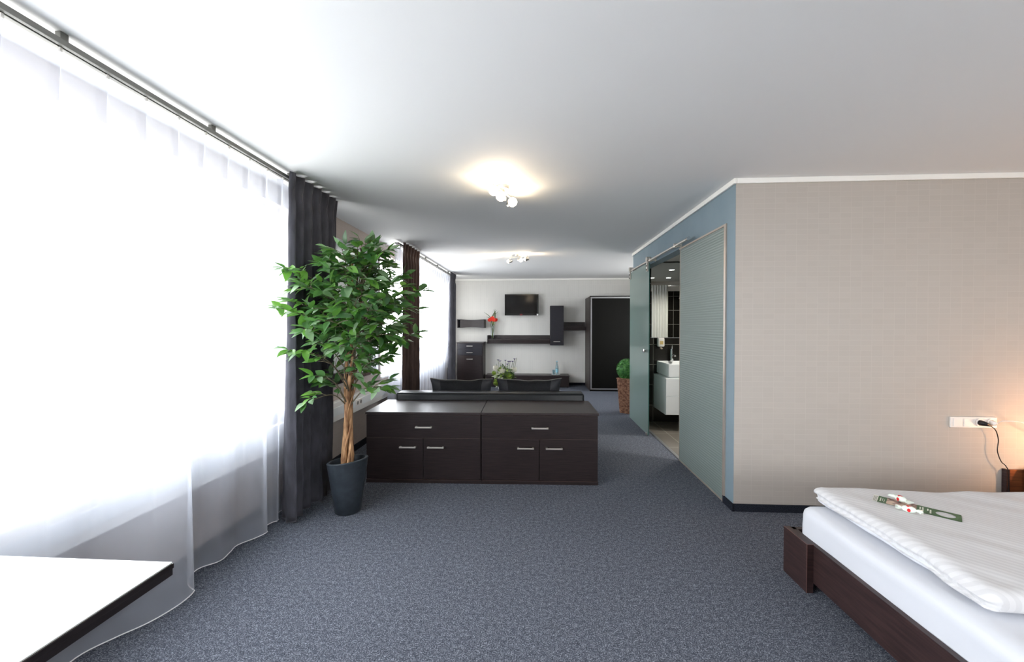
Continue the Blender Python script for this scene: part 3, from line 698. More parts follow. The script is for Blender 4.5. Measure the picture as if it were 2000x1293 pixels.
for k, tp in enumerate(tips):
    T = Vector(tp) - Vector((PX, PY, 0))
    zr = min(1.85, max(0.80, T.z - 0.20 - 0.25 * (Vector((T.x, T.y)).length)))
    if T.z > 1.9: zr = 1.62
    A = trunk_axis(zr)
    mid = A.lerp(T, 0.5) + Vector((rnd.uniform(-.03, .03), rnd.uniform(-.03, .03), 0.07))
    path = crom([A, mid, T], 8)
    tube(br_bm, path, [0.006 * (1 - 0.75 * i / len(path)) for i in range(len(path))], 5)
    n_tw = 7
    if T.z < 1.35 and abs(T.x - 0.04) < 0.22 and T.y < 0 : n_tw = 3
    for j in range(n_tw):
        f = 0.30 + 0.70 * (j + 0.5) / n_tw
        i = min(len(path) - 2, int(f * (len(path) - 1)))
        p = path[i]; axis = (path[i + 1] - path[i]).normalized()
        side = axis.cross(Vector((0, 0, 1))).normalized() * (1 if j % 2 else -1)
        q = p + (axis * 0.5 + side * rnd.uniform(0.5, 1.0) + Vector((0, 0, rnd.uniform(-0.3, 0.35)))).normalized() * rnd.uniform(0.06, 0.13)
        tube(br_bm, [p, (p + q) / 2 + Vector((0, 0, 0.008)), q], [0.0025, 0.002, 0.0015], 4)
        for h in range(4):
            base = p.lerp(q, 0.35 + 0.65 * h / 3)
            dv = (q - p).normalized() + Vector((rnd.uniform(-.9, .9), rnd.uniform(-.9, .9), rnd.uniform(-.75, .45)))
            up = Vector((rnd.uniform(-.5, .5), rnd.uniform(-.9, .2), 1))
            c = 0 if rnd.random() < 0.45 else (1 if rnd.random() < 0.45 else (2 if rnd.random() < 0.5 else 3))
            if base.x < -0.15 and rnd.random() < 0.45: c = 2  # window side favours the brighter green: daylight glow put into leaf colour
            if base.z < 1.24 and abs(base.x - 0.03) < 0.10 and base.y < 0.02: continue
            leaf(leaf_bm[c], base, dv, up, rnd.uniform(0.075, 0.112)); lv += 1
    for h in range(3):
        dv = (path[-1] - path[-3]).normalized() + Vector((rnd.uniform(-.6, .6), rnd.uniform(-.6, .6), rnd.uniform(-.5, .3)))
        leaf(leaf_bm[rnd.choice((0, 2, 1))], path[-1], dv, Vector((0, -0.3, 1)), rnd.uniform(0.08, 0.11))
obj('branch', br_bm, M['twig'], rt, smooth=True)
fol = bmesh.new()
for ci, b_ in enumerate(leaf_bm):
    me = bpy.data.meshes.new('tmp'); b_.to_mesh(me); b_.free()
    s0 = len(fol.faces); fol.from_mesh(me); fol.faces.ensure_lookup_table()
    for f in fol.faces[s0:]: f.material_index = ci
    bpy.data.meshes.remove(me)
me = bpy.data.meshes.new('foliage'); fol.to_mesh(me); fol.free()
for x in ('leaf', 'leaf2', 'leaf3', 'leaf_back'): me.materials.append(M[x])
o = bpy.data.objects.new('foliage', me); C.objects.link(o); o.parent = rt

# ---------------------------------------------------------------- ceiling spotlights
def spot_lamp(label, x, y, ang, heads, power, br=0.026):
    rt = thing('ceiling_spotlight', label, 'ceiling lamp', (x, y, CH), 0, 'three-headed ceiling spotlights')
    bm = bmesh.new(); lathe(bm, [(0.001, -0.0), (0.055, 0.0), (0.055, -0.018), (0.050, -0.024), (0.001, -0.024)], n=28); obj('canopy', bm, M['steel'], rt, smooth=True)
    c, s = math.cos(ang), math.sin(ang); L = 0.17
    bm = bmesh.new(); cyl(bm, (-L * c, -L * s, -0.040), (L * c, L * s, -0.040), 0.006, 12); cyl(bm, (0, 0, -0.02), (0, 0, -0.04), 0.008, 12)
    obj('crossbar', bm, M['steel'], rt, smooth=True)
    for k, (tpos, az, tilt) in enumerate(heads):
        hx, hy = L * c * tpos, L * s * tpos
        h = bpy.data.objects.new('lamp_head', None); C.objects.link(h); h.parent = rt; h.location = (hx, hy, -0.09)
        d = Vector((math.cos(az) * math.cos(tilt), math.sin(az) * math.cos(tilt), math.sin(tilt)))
        bm = bmesh.new(); cyl(bm, (0, 0, 0.048), (0, 0, 0.0), 0.0045, 10); obj('joint', bm, M['steel'], h, smooth=True)
        bm = bmesh.new(); pr = [(-0.035, 0.012), (-0.034, 0.020), (0.0, 0.026), (0.018, 0.036), (0.017, 0.033), (0.0, 0.023)]
        tube(bm, [d * a for a, _ in pr[:4]], [b_ for _, b_ in pr[:4]], 20, cap=False)
        cyl(bm, d * -0.036, d * -0.034, 0.014, 16)
        obj('lamp_shade', bm, M['steel'], h, smooth=True)
        bm = bmesh.new()
        bmesh.ops.create_icosphere(bm, subdivisions=3, radius=br, matrix=Matrix.Translation(d * br)); obj('bulb', bm, M['bulb'], h, smooth=True)
        l = bpy.data.lights.new('lamp_glow', 'SPOT'); l.energy = power; l.color = (1.0, 0.78, 0.55); l.spot_size = math.radians(150); l.spot_blend = 1.0; l.shadow_soft_size = 0.03
        lo = bpy.data.objects.new('lamp_glow', l); C.objects.link(lo); lo.parent = h; lo.location = d * (br * 2 + 0.012)
        lo.rotation_euler = d.to_track_quat('-Z', 'Y').to_euler()
spot_lamp('three-headed ceiling spotlight with glaring bulbs over the sideboards, nearer one', -0.268, 3.22, 1.25, [(-1, -1.45, -0.2), (0.0, -1.9, 0.0), (1, -0.9, 0.1)], 2.6, 0.036)  # bulbs enlarged to stand in for the bloom around their glare
spot_lamp('small three-headed steel ceiling spotlight near the television wall, farther one', -0.27, 6.31, -0.62, [(-1, PI, -0.1), (0.15, -0.4, -0.15), (1, PI - 0.4, -0.05)], 13)

# ---------------------------------------------------------------- back wall furniture
def bar_handle(parent, x, y, z, L=0.14):
    return handle(parent, x, y, z, L)
rt = thing('drawer_chest', 'tall narrow dark chest with two drawers and door in back left corner', 'chest', (-1.81, 9.10, 0))
obj('carcass', box(0, 0.605, 0.02, 0.48, 0, 1.018, 0.001), M['wood'], rt)
obj('top_panel', box(-0.006, 0.613, -0.004, 0.482, 1.019, 1.040, 0.002), M['wood_top'], rt)
for z0, z1, hz, nm in ((0.884, 1.014, 0.955, 'drawer_front'), (0.744, 0.880, 0.802, 'drawer_front'), (0.05, 0.740, 0.655, 'cabinet_door')):
    d = obj(nm, box(0.022, 0.583, 0.0, 0.019, z0, z1, 0.0015), M['wood_blue'] if nm == 'drawer_front' else M['wood'], rt); bar_handle(d, 0.298, 0.0, hz)
rt = thing('wall_shelf', 'short dark wall shelf above the drawer chest', 'shelf', (-1.845, 9.33, 1.372), 0, 'dark wall shelves')
bm = bmesh.new(); K = 16; D0 = 0.20
fr = [(0.07 + 0.56 * i / K, 0.035 * math.sin(PI * i / K) * 1.0) for i in range(K + 1)]
rings = [[(x, y, 0.20 - 0.0 - 0.35 * y), (x, y, 0.0 + 0.35 * y), (x, 0.265, 0.0 + 0.35 * y), (x, 0.265, 0.20 - 0.35 * y)] for x, y in fr]
ring_loft(bm, rings); obj('curved_front', bm, M['wood_back'], rt, smooth=True, sharp=30)
obj('side_panel', box(0, 0.022, -0.02, 0.265, 0.0, 0.20, 0.001), M['wood'], rt)
obj('side_panel', box(0.631, 0.651, -0.02, 0.265, 0.0, 0.20, 0.001), M['wood'], rt)
obj('inner_panel', box(0.023, 0.069, 0.10, 0.265, 0.005, 0.195), M['dark'], rt)
def lshelf(label, x0, x1, z0, z1, zs, left_end):
    rt = thing('wall_shelf', label, 'shelf', (x0, 9.35, z0), 0, 'dark wall shelves'); w_ = x1 - x0; h = z1 - z0
    obj('back_board', box(0, w_, 0.22, 0.245, 0, h, 0.001), M['wood_back'], rt)
    obj('shelf_board', box(0.02 if left_end else 0, w_, 0.0, 0.219, zs - z0 - 0.022, zs - z0, 0.001), M['wood_top'], rt)
    obj('front_board', box(0.02 if left_end else 0, w_, 0.02, 0.04, 0, zs - z0 - 0.023, 0.001), M['wood'], rt)
    if left_end: obj('side_panel', box(0, 0.019, 0.0, 0.219, 0, h, 0.001), M['wood'], rt)
lshelf('long dark wall shelf below the television, carrying the flower vase', -1.137, 0.339, 1.000, 1.196, 1.103, True)
lshelf('short dark wall shelf between hanging cabinet and black wardrobe', 0.655, 1.172, 1.312, 1.508, 1.405, False)
rt = thing('hanging_cabinet', 'narrow dark vertical cabinet hung on the wall right of the television', 'cabinet', (0.341, 9.25, 0.966))
obj('carcass', box(0, 0.307, 0.018, 0.345, 0, 0.918, 0.001), M['wood'], rt)
d = obj('cabinet_door', box(0.001, 0.306, 0, 0.017, 0.001, 0.917, 0.0015), M['wood_blue'], rt); bar_handle(d, 0.148, 0.0, 0.088, 0.15)
rt = thing('tv_lowboard', 'long low dark lowboard along the back wall under the shelf', 'cabinet', (-1.15, 9.20, 0))
obj('carcass', box(0, 1.922, 0.02, 0.39, 0.02, 0.252, 0.001), M['wood'], rt)
obj('top_panel', box(-0.004, 1.926, -0.004, 0.392, 0.253, 0.275, 0.001), M['wood_top'], rt)
for i in range(3): obj('flap_door', box(0.002 + i * 0.641, 0.639 + i * 0.641, 0, 0.019, 0.022, 0.250, 0.001), M['wood'], rt)
obj('plinth', box(0.02, 1.90, 0.03, 0.35, 0, 0.019), M['dark'], rt)
rt = thing('television', 'flat black television mounted on the back wall', 'television', (-0.33, 9.44, 1.914))
obj('housing', box(-0.40, 0.40, 0.012, 0.07, -0.25, 0.252, 0.008), M['tv_frame'], rt)
bm = bmesh.new(); bx(bm, -0.40, 0.40, 0.0, 0.012, 0.222, 0.252, 0.003); bx(bm, -0.40, 0.40, 0.0, 0.012, -0.25, -0.205, 0.003)
bx(bm, -0.40, -0.372, 0.0, 0.012, -0.205, 0.222, 0.002); bx(bm, 0.372, 0.40, 0.0, 0.012, -0.205, 0.222, 0.002)
obj('bezel', bm, M['tv_frame'], rt)
obj('screen', box(-0.372, 0.372, 0.006, 0.0115, -0.205, 0.222), M['screen'], rt)
obj('wall_mount', box(-0.15, 0.15, 0.0705, 0.158, -0.12, 0.12), M['dark'], rt)
bm = bmesh.new()
for i in range(6): bx(bm, -0.04 + i * 0.011, -0.033 + i * 0.011, -0.002, 0.0, -0.228, -0.219)
bx(bm, -0.028, 0.0, -0.002, 0.0, -0.252, -0.243)
lab(obj('logo', bm, M['red'], rt), 'small red maker mark under the screen')
lab(obj('sticker', box(0.358, 0.395, -0.002, 0.0, -0.247, -0.212), M['white_plastic'], rt), 'small white square sticker')
rt = thing('wardrobe', 'big black wardrobe with aluminium door frame at the right end of back wall', 'wardrobe', (1.178, 8.74, 0))
obj('carcass', box(0, 1.60, 0.022, 0.845, 0.0, 2.06, 0.002), noise_mix(mat('wardrobe_side', (60, 52, 50), 0.5), (52, 45, 43), (66, 57, 54), scale=(1, 1, 20), nscale=3), rt)
bm = bmesh.new(); W2 = 1.60
bx(bm, 0.008, W2 - 0.008, -0.006, 0.020, 2.015, 2.045); bx(bm, 0.008, W2 - 0.008, -0.006, 0.020, 0.038, 0.062)
bx(bm, 0.012, 0.040, -0.006, 0.020, 0.062, 2.015); bx(bm, W2 - 0.04, W2 - 0.012, -0.006, 0.020, 0.062, 2.015)
obj('door_frame', bm, M['alu'], rt)
obj('door_panel', box(0.041, W2 - 0.041, 0.0, 0.019, 0.063, 2.014, 0.001), M['black'], rt)
bm = bmesh.new(); bx(bm, -0.004, W2 + 0.004, -0.010, 0.02, 2.046, 2.068); bx(bm, 0.0, W2, 0.0, 0.02, 0.0, 0.036); bx(bm, -0.002, 0.011, -0.006, 0.02, 0.037, 2.045)
obj('front_edge', bm, M['black'], rt)

# vase with gerberas on the long shelf
rt = thing('flower_vase', 'slim glass vase with red gerberas on the long wall shelf', 'vase', (-1.02, 9.46, 1.103))
bm = bmesh.new(); lathe(bm, [(0.001, 0.002), (0.040, 0.002), (0.043, 0.01), (0.045, 0.36), (0.042, 0.36), (0.040, 0.014), (0.001, 0.014)], n=24); obj('glass', bm, M['glass'], rt, smooth=True)
bm = bmesh.new()
for (x, y, z, x1) in ((-0.065, -0.02, 0.455, -0.01), (0.0, -0.03, 0.495, 0.01), (0.07, 0.01, 0.455, 0.0), (0.03, -0.04, 0.46, -0.01)):
    tube(bm, crom([(x1, 0, 0.03), (x * 0.3, 0, 0.22), (x, y, z)], 5), 0.005, 6)
obj('stem', bm, M['leaf_lime'], rt, smooth=True)
for (x, y, z) in ((-0.065, -0.02, 0.455), (0.0, -0.03, 0.495), (0.07, 0.01, 0.455), (0.03, -0.04, 0.46)):
    bm = bmesh.new()
    for k in range(18):
        a = 2 * PI * k / 18; d = Vector((math.cos(a), -0.5 + 0.3 * math.sin(a), 0.75 * math.sin(a) - 0.1))
        leaf(bm, Vector((x, y, z)), d, Vector((0, -1, 0.3)), 0.058)
    f = obj('flower_head', bm, M['petal_red'], rt)
bm = bmesh.new()
for pts in ([(0, 0, 0.3), (-0.06, 0, 0.52), (-0.20, -0.02, 0.64)], [(0, 0, 0.3), (-0.05, 0, 0.48), (-0.15, -0.02, 0.53)], [(0, 0, 0.3), (0.0, 0, 0.55), (0.10, -0.02, 0.69)], [(0, 0, 0.3), (0.05, 0, 0.6), (0.03, 0, 0.71)], [(0, 0, 0.3), (0.06, 0, 0.5), (0.06, 0, 0.72)], [(0, 0, 0.3), (-0.03, 0, 0.5), (0.14, 0, 0.66)]):
    P = crom(pts, 6); tube(bm, P, [0.008 * math.sin(PI * min(0.98, 0.15 + 0.85 * i / len(P))) for i in range(len(P))], 4)
obj('grass_blade', bm, M['leaf_deep'], rt, smooth=True)

# water bottle, glass, tray on the lowboard
tray = obj('serving_tray', lathe(bmesh.new(), [(0.001, 0.0), (0.095, 0.0), (0.105, 0.010), (0.101, 0.010), (0.092, 0.004), (0.001, 0.004)], n=28), M['white'], None, smooth=True)
tray.location = (0.475, 9.38, 0.2755); tag(tray, 'small round white tray under the water bottle', 'tray')
rt = thing('water_bottle', 'clear water bottle with pale blue label standing on the tray', 'bottle', (0.50, 9.38, 0.2800))
bm = bmesh.new(); lathe(bm, [(0.001, 0.001), (0.033, 0.001), (0.036, 0.008), (0.036, 0.16), (0.030, 0.20), (0.014, 0.25), (0.013, 0.295), (0.001, 0.295)], n=20); obj('glass', bm, M['bottle'], rt, smooth=True)
bm = bmesh.new(); lathe(bm, [(0.0368, 0.05), (0.0368, 0.14)], n=20); obj('bottle_label', bm, M['label_blue'], rt, smooth=True)
bm = bmesh.new(); lathe(bm, [(0.001, 0.318), (0.015, 0.318), (0.0155, 0.296), (0.001, 0.296)], n=16); obj('cap', bm, M['label_blue'], rt, smooth=True)
g = obj('drinking_glass', lathe(bmesh.new(), [(0.001, 0.001), (0.026, 0.001), (0.030, 0.11), (0.028, 0.11), (0.024, 0.008), (0.001, 0.008)], n=20), M['bottle'], None, smooth=True)
g.location = (0.425, 9.37, 0.2800); tag(g, 'small upturned drinking glass left of the water bottle', 'glass')

# coffee table with bouquet (its top is behind the sofa back)
rt = thing('coffee_table', 'low dark coffee table behind the sofa carrying the bouquet', 'table', (-0.45, 5.85, 0))
obj('tabletop', box(-0.45, 0.45, -0.30, 0.30, 0.37, 0.40, 0.002), M['wood_top'], rt)
for sx in (-1, 1):
    for sy in (-1, 1): obj('leg', box(sx * 0.41 - 0.025, sx * 0.41 + 0.025, sy * 0.26 - 0.025, sy * 0.26 + 0.025, 0, 0.37, 0.002), M['wood'], rt)
rt = thing('flower_bouquet', 'bouquet of ivory roses and purple flowers on coffee table behind sofa', 'flowers', (-0.44, 5.80, 0.40))
bm = bmesh.new(); lathe(bm, [(0.001, 0.0), (0.07, 0.0), (0.10, 0.10), (0.11, 0.14), (0.10, 0.14), (0.09, 0.10), (0.001, 0.02)], n=24); obj('bowl', bm, M['white'], rt, smooth=True)
def blob(bm, c, r, seed=0, sq=1.0):
    b0 = bmesh.new(); bmesh.ops.create_icosphere(b0, subdivisions=3, radius=r)
    for v in b0.verts:
        nrm = v.co.normalized(); v.co += nrm * r * 0.16 * noise.noise(nrm * 3.3 + Vector((seed, 0, 0))); v.co.z *= sq; v.co += Vector(c)
    me = bpy.data.meshes.new('t'); b0.to_mesh(me); b0.free(); bm.from_mesh(me); bpy.data.meshes.remove(me)
def rose(c, r):
    bm = bmesh.new(); c = Vector(c)
    for lay in range(4):
        rr = r * (0.35 + 0.22 * lay)
        for k in range(5):
            a0 = lay * 0.7 + k * 2 * PI / 5
            rows = []
            for i in range(5):
                th = -0.9 + i * 0.42
                row = []
                for j in range(6):
                    a = a0 + (j - 2.5) * 0.32
                    R_ = rr * math.cos(th * 0.8) * (1.0 + 0.10 * (i == 4))
                    row.append(bm.verts.new(c + Vector((R_ * math.cos(a), R_ * math.sin(a), rr * math.sin(th) * 0.95))))
                rows.append(row)
            for a_, b_ in zip(rows[:-1], rows[1:]):
                for j in range(5): bm.faces.new((a_[j], a_[j + 1], b_[j + 1], b_[j]))
    return bm
for (x, z, r) in ((-0.135, 0.415, 0.042), (-0.045, 0.370, 0.046), (0.130, 0.390, 0.042)):
    obj('rose', rose((x, -0.03, z), r), M['petal_white'], rt, smooth=True)
for (x, z, r) in ((-0.158, 0.345, 0.026), (0.065, 0.300, 0.034), (-0.13, 0.20, 0.03)):
    bm = bmesh.new(); blob(bm, (x, -0.07, z), r, z * 9, 0.8)
    for k in range(30):
        a = 2 * PI * k / 30; leaf(bm, Vector((x, -0.07, z)), Vector((math.cos(a), -0.4, math.sin(a))), Vector((0, -1, 0.1)), r * 1.35)
    obj('green_pompon', bm, M['leaf_lime'], rt)
bm = bmesh.new()
for (x, z) in ((-0.105, 0.515), (-0.078, 0.50), (0.0, 0.51), (0.045, 0.495), (0.068, 0.495), (0.105, 0.495), (0.028, 0.455), (0.135, 0.53)):
    for k in range(7):
        a = 2 * PI * k / 7; leaf(bm, Vector((x, 0, z)), Vector((math.cos(a) * .7, math.sin(a) * .7, 0.7)), Vector((0, 0, 1)), 0.032)
obj('purple_blossom', bm, M['petal_purple'], rt)
bm = bmesh.new()
for (x, z) in ((-0.105, 0.515), (-0.078, 0.50), (-0.13, 0.47), (0.0, 0.51), (0.045, 0.495), (0.068, 0.495), (0.105, 0.495), (0.028, 0.455), (0.135, 0.53), (0.165, 0.56), (-0.135, 0.41), (-0.045, 0.36), (0.13, 0.38)):
    tube(bm, [(x * 0.3, 0, 0.12), (x * 0.7, 0, 0.3), (x, 0, z)], 0.003, 5)
obj('stem', bm, M['leaf_deep'], rt, smooth=True)
for nm, mm, cnt, rx, (za, zb) in (('leaf', 'leaf_deep', 120, 0.17, (0.18, 0.44)), ('leaf', 'leaf_lime', 70, 0.16, (0.2, 0.42)), ('pale_leaf', 'leaf_white', 34, 0.17, (0.16, 0.4))):
    bm = bmesh.new()
    for k in range(cnt):
        x = rnd.uniform(-rx, rx) - (0.04 if mm != 'leaf_deep' else -0.02); z = rnd.uniform(za, zb) * (1 - abs(x) * 0.6)
        y = rnd.uniform(-0.09, 0.06)
        leaf(bm, Vector((x * 0.7, y, z)), Vector((x * 3 + rnd.uniform(-.5, .5), -0.5 + rnd.uniform(-.4, .4), rnd.uniform(-0.7, 0.9))), Vector((0, -0.6, 1)), rnd.uniform(0.035, 0.07))
    obj(nm, bm, M[mm], rt)

# ---------------------------------------------------------------- basket with boxwood ball
rt = thing('wicker_planter', 'tall square wicker basket with round boxwood ball by the glass door', 'plant', (1.505, 6.64, 0), math.radians(-32))
bm = bmesh.new(); HB = 0.565; nr = 44; per = 15
rings = []
def sq_ring(hw, z, amp, ph):
    pts = []; N = per * 4
    for i in range(N):
        s = i // per; f = (i % per) / per; u = -1 + 2 * f
        p = [(u, -1), (1, u), (-u, 1), (-1, -u)][s]
        k = hw / max(0.0001, 1)
        bulge = amp * (1 if (i + ph) % 2 == 0 else -1)
        nx, ny = [(0, -1), (1, 0), (0, 1), (-1, 0)][s]
        cr_ = 1 - 0.04 * (abs(u) ** 8)
        pts.append((p[0] * k * cr_ + nx * bulge, p[1] * k * cr_ + ny * bulge, z + 0.002 * bulge))
    return pts
for j in range(nr + 1):
    z = HB * j / nr; hw = 0.098 + 0.037 * j / nr
    for sub in (0, 1, 2):
        am = (0.0, 0.0055, 0.0)[sub]
        if j == nr and sub > 0: break
        rings.append(sq_ring(hw, z + (HB / nr) * sub / 3, am + 0.0008, j))
ring_loft(bm, rings, cap=False); obj('basket', bm, M['wicker'], rt, smooth=True, sharp=75)
bm = bmesh.new()
rim = [Vector(p) for p in sq_ring(0.136, HB, 0.0, 0)]; tube(bm, rim + [rim[0]], 0.009, 8); obj('rim', bm, M['wicker'], rt, smooth=True)
obj('soil', box(-0.12, 0.12, -0.12, 0.12, HB - 0.06, HB - 0.04), M['soil'], rt)
bm = bmesh.new(); blob(bm, (0, 0, HB + 0.145), 0.165, 2)
for k in range(1500):
    u = rnd.uniform(-1, 1); a = rnd.uniform(0, 2 * PI); s = math.sqrt(1 - u * u); nrm = Vector((s * math.cos(a), s * math.sin(a), u))
    p = nrm * 0.160 + Vector((0, 0, HB + 0.145))
    leaf(bm, p, nrm + Vector((rnd.uniform(-1, 1), rnd.uniform(-1, 1), rnd.uniform(-1, 1))) * 0.9, Vector((rnd.uniform(-1, 1), rnd.uniform(-1, 1), 1)), 0.024)
lab(obj('topiary_ball', bm, M['boxwood'], rt), 'dense round green boxwood ball')

# ---------------------------------------------------------------- glass partition and sliding door
rt = thing('glass_partition', 'fixed ribbed frosted glass panel in the blue wall, nearest the bed', 'glass panel', (XB, Y1, 0))
lab(obj('glass', box(-0.003, 0.007, 0.012, 1.0, 0.012, 2.228), M['frost_ribbed'], rt), 'ribbed translucent frosted glass')
bm = bmesh.new(); bx(bm, -0.012, 0.016, -0.018, 0.011, 0.0, 2.245, 0.001); bx(bm, -0.012, 0.016, 0.011, 1.96, 2.229, 2.245, 0.001) if False else bx(bm, -0.012, 0.016, 0.011, 1.02, 2.229, 2.245, 0.001)
bx(bm, -0.006, 0.010, 1.001, 1.008, 0.012, 2.228); bx(bm, -0.006, 0.010, 0.012, 1.0, 0.0, 0.0115)
obj('metal_frame', bm, mat('champagne_frame', (196, 184, 172), 0.35, metal=0.5), rt)
rt = bpy.data.objects.new('door_1', None); C.objects.link(rt); rt['kind'] = 'structure'; rt.location = (1.455, YD, 0)
rt['label'] = 'frosted glass sliding door standing open against the blue wall'
obj('glass_pane', box(-0.004, 0.004, 0.0, 1.03, 0.012, 2.235, 0.0015), M['frost_door'], rt)
lab(obj('glass_edge', box(-0.0042, 0.0042, -0.0025, -0.0003, 0.012, 2.235), mat('green_glass_edge', (56, 104, 96), 0.15), rt), 'dark green polished glass edge')
bm = bmesh.new(); lathe(bm, [(0.001, 0.0), (0.018, 0.0), (0.019, -0.02), (0.030, -0.03), (0.031, -0.044), (0.02, -0.052), (0.001, -0.053)], n=20)
bmesh.ops.rotate(bm, verts=bm.verts, cent=(0, 0, 0), matrix=Matrix.Rotation(PI / 2, 3, 'Y')); bmesh.ops.translate(bm, verts=bm.verts, vec=(-0.005, 0.075, 1.10))
obj('door_knob', bm, M['chrome'], rt, smooth=True)
for yy in (0.05, 0.985):
    bm = bmesh.new(); bx(bm, -0.022, -0.006, yy - 0.014, yy + 0.014, 2.13, 2.30, 0.003); cyl(bm, (-0.028, yy, 2.285), (0.03, yy, 2.285), 0.030, 20)
    obj('roller_hanger', bm, M['steel'], rt, smooth=True)
    bm = bmesh.new()
    for zz in (2.15, 2.20): cyl(bm, (-0.012, yy, zz), (-0.030, yy, zz), 0.010, 14)
    obj('clamp_screw', bm, M['black_rubber'], rt, smooth=True)
bm = bmesh.new(); bx(bm, -0.012, 0.012, 0.06, 0.10, 0.0, 0.03, 0.002); obj('floor_guide', bm, M['steel'], rt)
rt = thing('sliding_door_rail', 'round steel rail on the blue wall carrying the sliding glass door', 'rail', (1.455, 3.95, 2.262))
bm = bmesh.new(); cyl(bm, (0, -0.03, 0), (0, 2.32, 0), 0.0125, 16); obj('tube', bm, M['steel'], rt, smooth=True)
bm = bmesh.new(); cyl(bm, (0, -0.045, 0), (0, -0.015, 0), 0.018, 16); obj('end_cap', bm, M['chrome'], rt, smooth=True)
bm = bmesh.new(); cyl(bm, (0, 2.30, 0), (0, 2.33, 0), 0.018, 16); obj('end_cap', bm, M['chrome'], rt, smooth=True)
for yy in (0.33, 1.22, 2.10):
    bm = bmesh.new(); cyl(bm, (-0.006, yy, 0), (0.069, yy, 0), 0.012, 14); cyl(bm, (0.058, yy, 0), (0.069, yy, 0), 0.020, 16)
    bx(bm, -0.016, 0.016, yy - 0.012, yy + 0.012, -0.018, 0.024, 0.004); obj('wall_bracket', bm, M['steel'], rt, smooth=True)

# ---------------------------------------------------------------- bathroom contents
rt = thing('vanity_unit', 'white wall-hung washbasin unit with two drawers in the bathroom', 'vanity', (1.747, 5.45, 0.226))
obj('carcass', box(0, 0.90, 0.019, 0.568, 0, 0.495, 0.002), M['white'], rt)
for a, b_ in ((0.006, 0.252), (0.258, 0.490)): obj('drawer_front', box(0.001, 0.899, 0.0, 0.018, a, b_, 0.002), M['white'], rt)
rt = thing('washbasin', 'white rectangular ceramic countertop washbasin on the vanity unit', 'washbasin', (1.787, 5.47, 0.7225))
bm = bmesh.new(); 
def rr(x0, x1, y0, y1, z): return [(x0, y0, z), (x1, y0, z), (x1, y1, z), (x0, y1, z)]
ring_loft(bm, [rr(0.03, 0.57, 0.03, 0.53, 0.0), rr(0.0, 0.60, 0.0, 0.54, 0.02), rr(0.0, 0.60, 0.0, 0.54, 0.185), rr(0.014, 0.586, 0.014, 0.526, 0.187), rr(0.03, 0.57, 0.03, 0.42, 0.10), rr(0.06, 0.54, 0.06, 0.40, 0.09)])
bmesh.ops.bevel(bm, geom=list(bm.edges), offset=0.006, segments=2, affect='EDGES'); obj('basin', bm, M['white'], rt, smooth=True, sharp=30)
bm = bmesh.new(); cyl(bm, (0.19, 0.30, 0.088), (0.19, 0.30, 0.104), 0.02, 16); obj('overflow_drain', bm, M['chrome'], rt, smooth=True)
rt = thing('basin_tap', 'chrome single-lever tap standing on the washbasin', 'tap', (1.985, 5.95, 0.905))
bm = bmesh.new(); cyl(bm, (0, 0, 0), (0, 0, 0.155), 0.024, 20); obj('body', bm, M['chrome'], rt, smooth=True)
bm = bmesh.new(); tube(bm, [(0, 0, 0.09), (0, -0.08, 0.10), (0, -0.14, 0.09)], 0.013, 12); obj('spout', bm, M['chrome'], rt, smooth=True)
bm = bmesh.new(); cyl(bm, (0, 0, 0.157), (0, 0, 0.178), 0.022, 20); tube(bm, [(0, 0, 0.17), (0.0, -0.02, 0.235)], 0.006, 8); obj('lever', bm, M['chrome'], rt, smooth=True)
rt = thing('soap_dispenser', 'white wall soap dispenser above the washbasin', 'soap dispenser', (1.820, 5.925, 1.085))
obj('bottle', box(-0.048, 0.048, -0.03, 0.04, 0.035, 0.165, 0.018, seg=3), M['white_plastic'], rt, smooth=True)
bm = bmesh.new(); cyl(bm, (0, 0.0, 0.0), (0, 0.0, 0.04), 0.014, 12); bx(bm, -0.012, 0.012, -0.05, 0.0, 0.004, 0.016); obj('pump', bm, mat('beige_pump', (190, 176, 160), 0.5), rt)
obj('front_label', box(-0.022, 0.026, -0.0315, -0.0305, 0.07, 0.12), mat('ochre_label', (206, 182, 120), 0.6), rt)
obj('wall_holder', box(-0.03, 0.03, 0.041, 0.093, 0.05, 0.15), M['chrome'], rt)
rt = thing('bathroom_mirror', 'wide mirror on the bathroom wall above the washbasin', 'mirror', (1.70, 6.019, 1.252))
obj('mirror_glass', box(0, 1.2, -0.010, -0.004, 0, 1.10, 0.001), M['mirror'], rt)
obj('mirror_trim', box(0, 1.2, -0.013, -0.0005, -0.008, -0.0005), M['alu'], rt)
# shower curtain, its rail and shower set: they show in the bathroom mirror
rt = thing('shower_curtain', 'white shower curtain seen in the bathroom mirror', 'curtain', (0, 0, 0))
bm = bmesh.new(); rows = []
for r in range(24):
    s = r / 23; row = []
    for i in range(61):
        u = i / 60; row.append(bm.verts.new((2.17 + 0.30 * u + 0.0, 4.392 + 0.025 * math.sin(u * 2 * PI * 6) * (1.2 - 0.4 * s), 0.02 + 2.158 * s)))
    rows.append(row)
for a, b_ in zip(rows[:-1], rows[1:]):
    for i in range(60): bm.faces.new((a[i], a[i + 1], b_[i + 1], b_[i]))
o = obj('curtain_cloth', bm, mat('shower_cloth', (225, 225, 220), 0.8), rt, smooth=True)
rt2 = thing('shower_rail', 'curved steel shower curtain rail in the bathroom', 'rail', (0, 0, 0))
bm = bmesh.new(); tube(bm, [(2.05 + 1.5 * (1 - math.cos(a)), 3.30 + 1.10 * math.sin(a) + 0.0, 2.19) if False else (3.54 - 1.45 * math.cos(a), 3.30 + 1.10 * math.sin(a), 2.19) for a in [i * PI / 2 / 20 for i in range(21)]], 0.011, 10)
obj('rail_tube', bm, M['chrome'], rt2, smooth=True)
bm = bmesh.new()
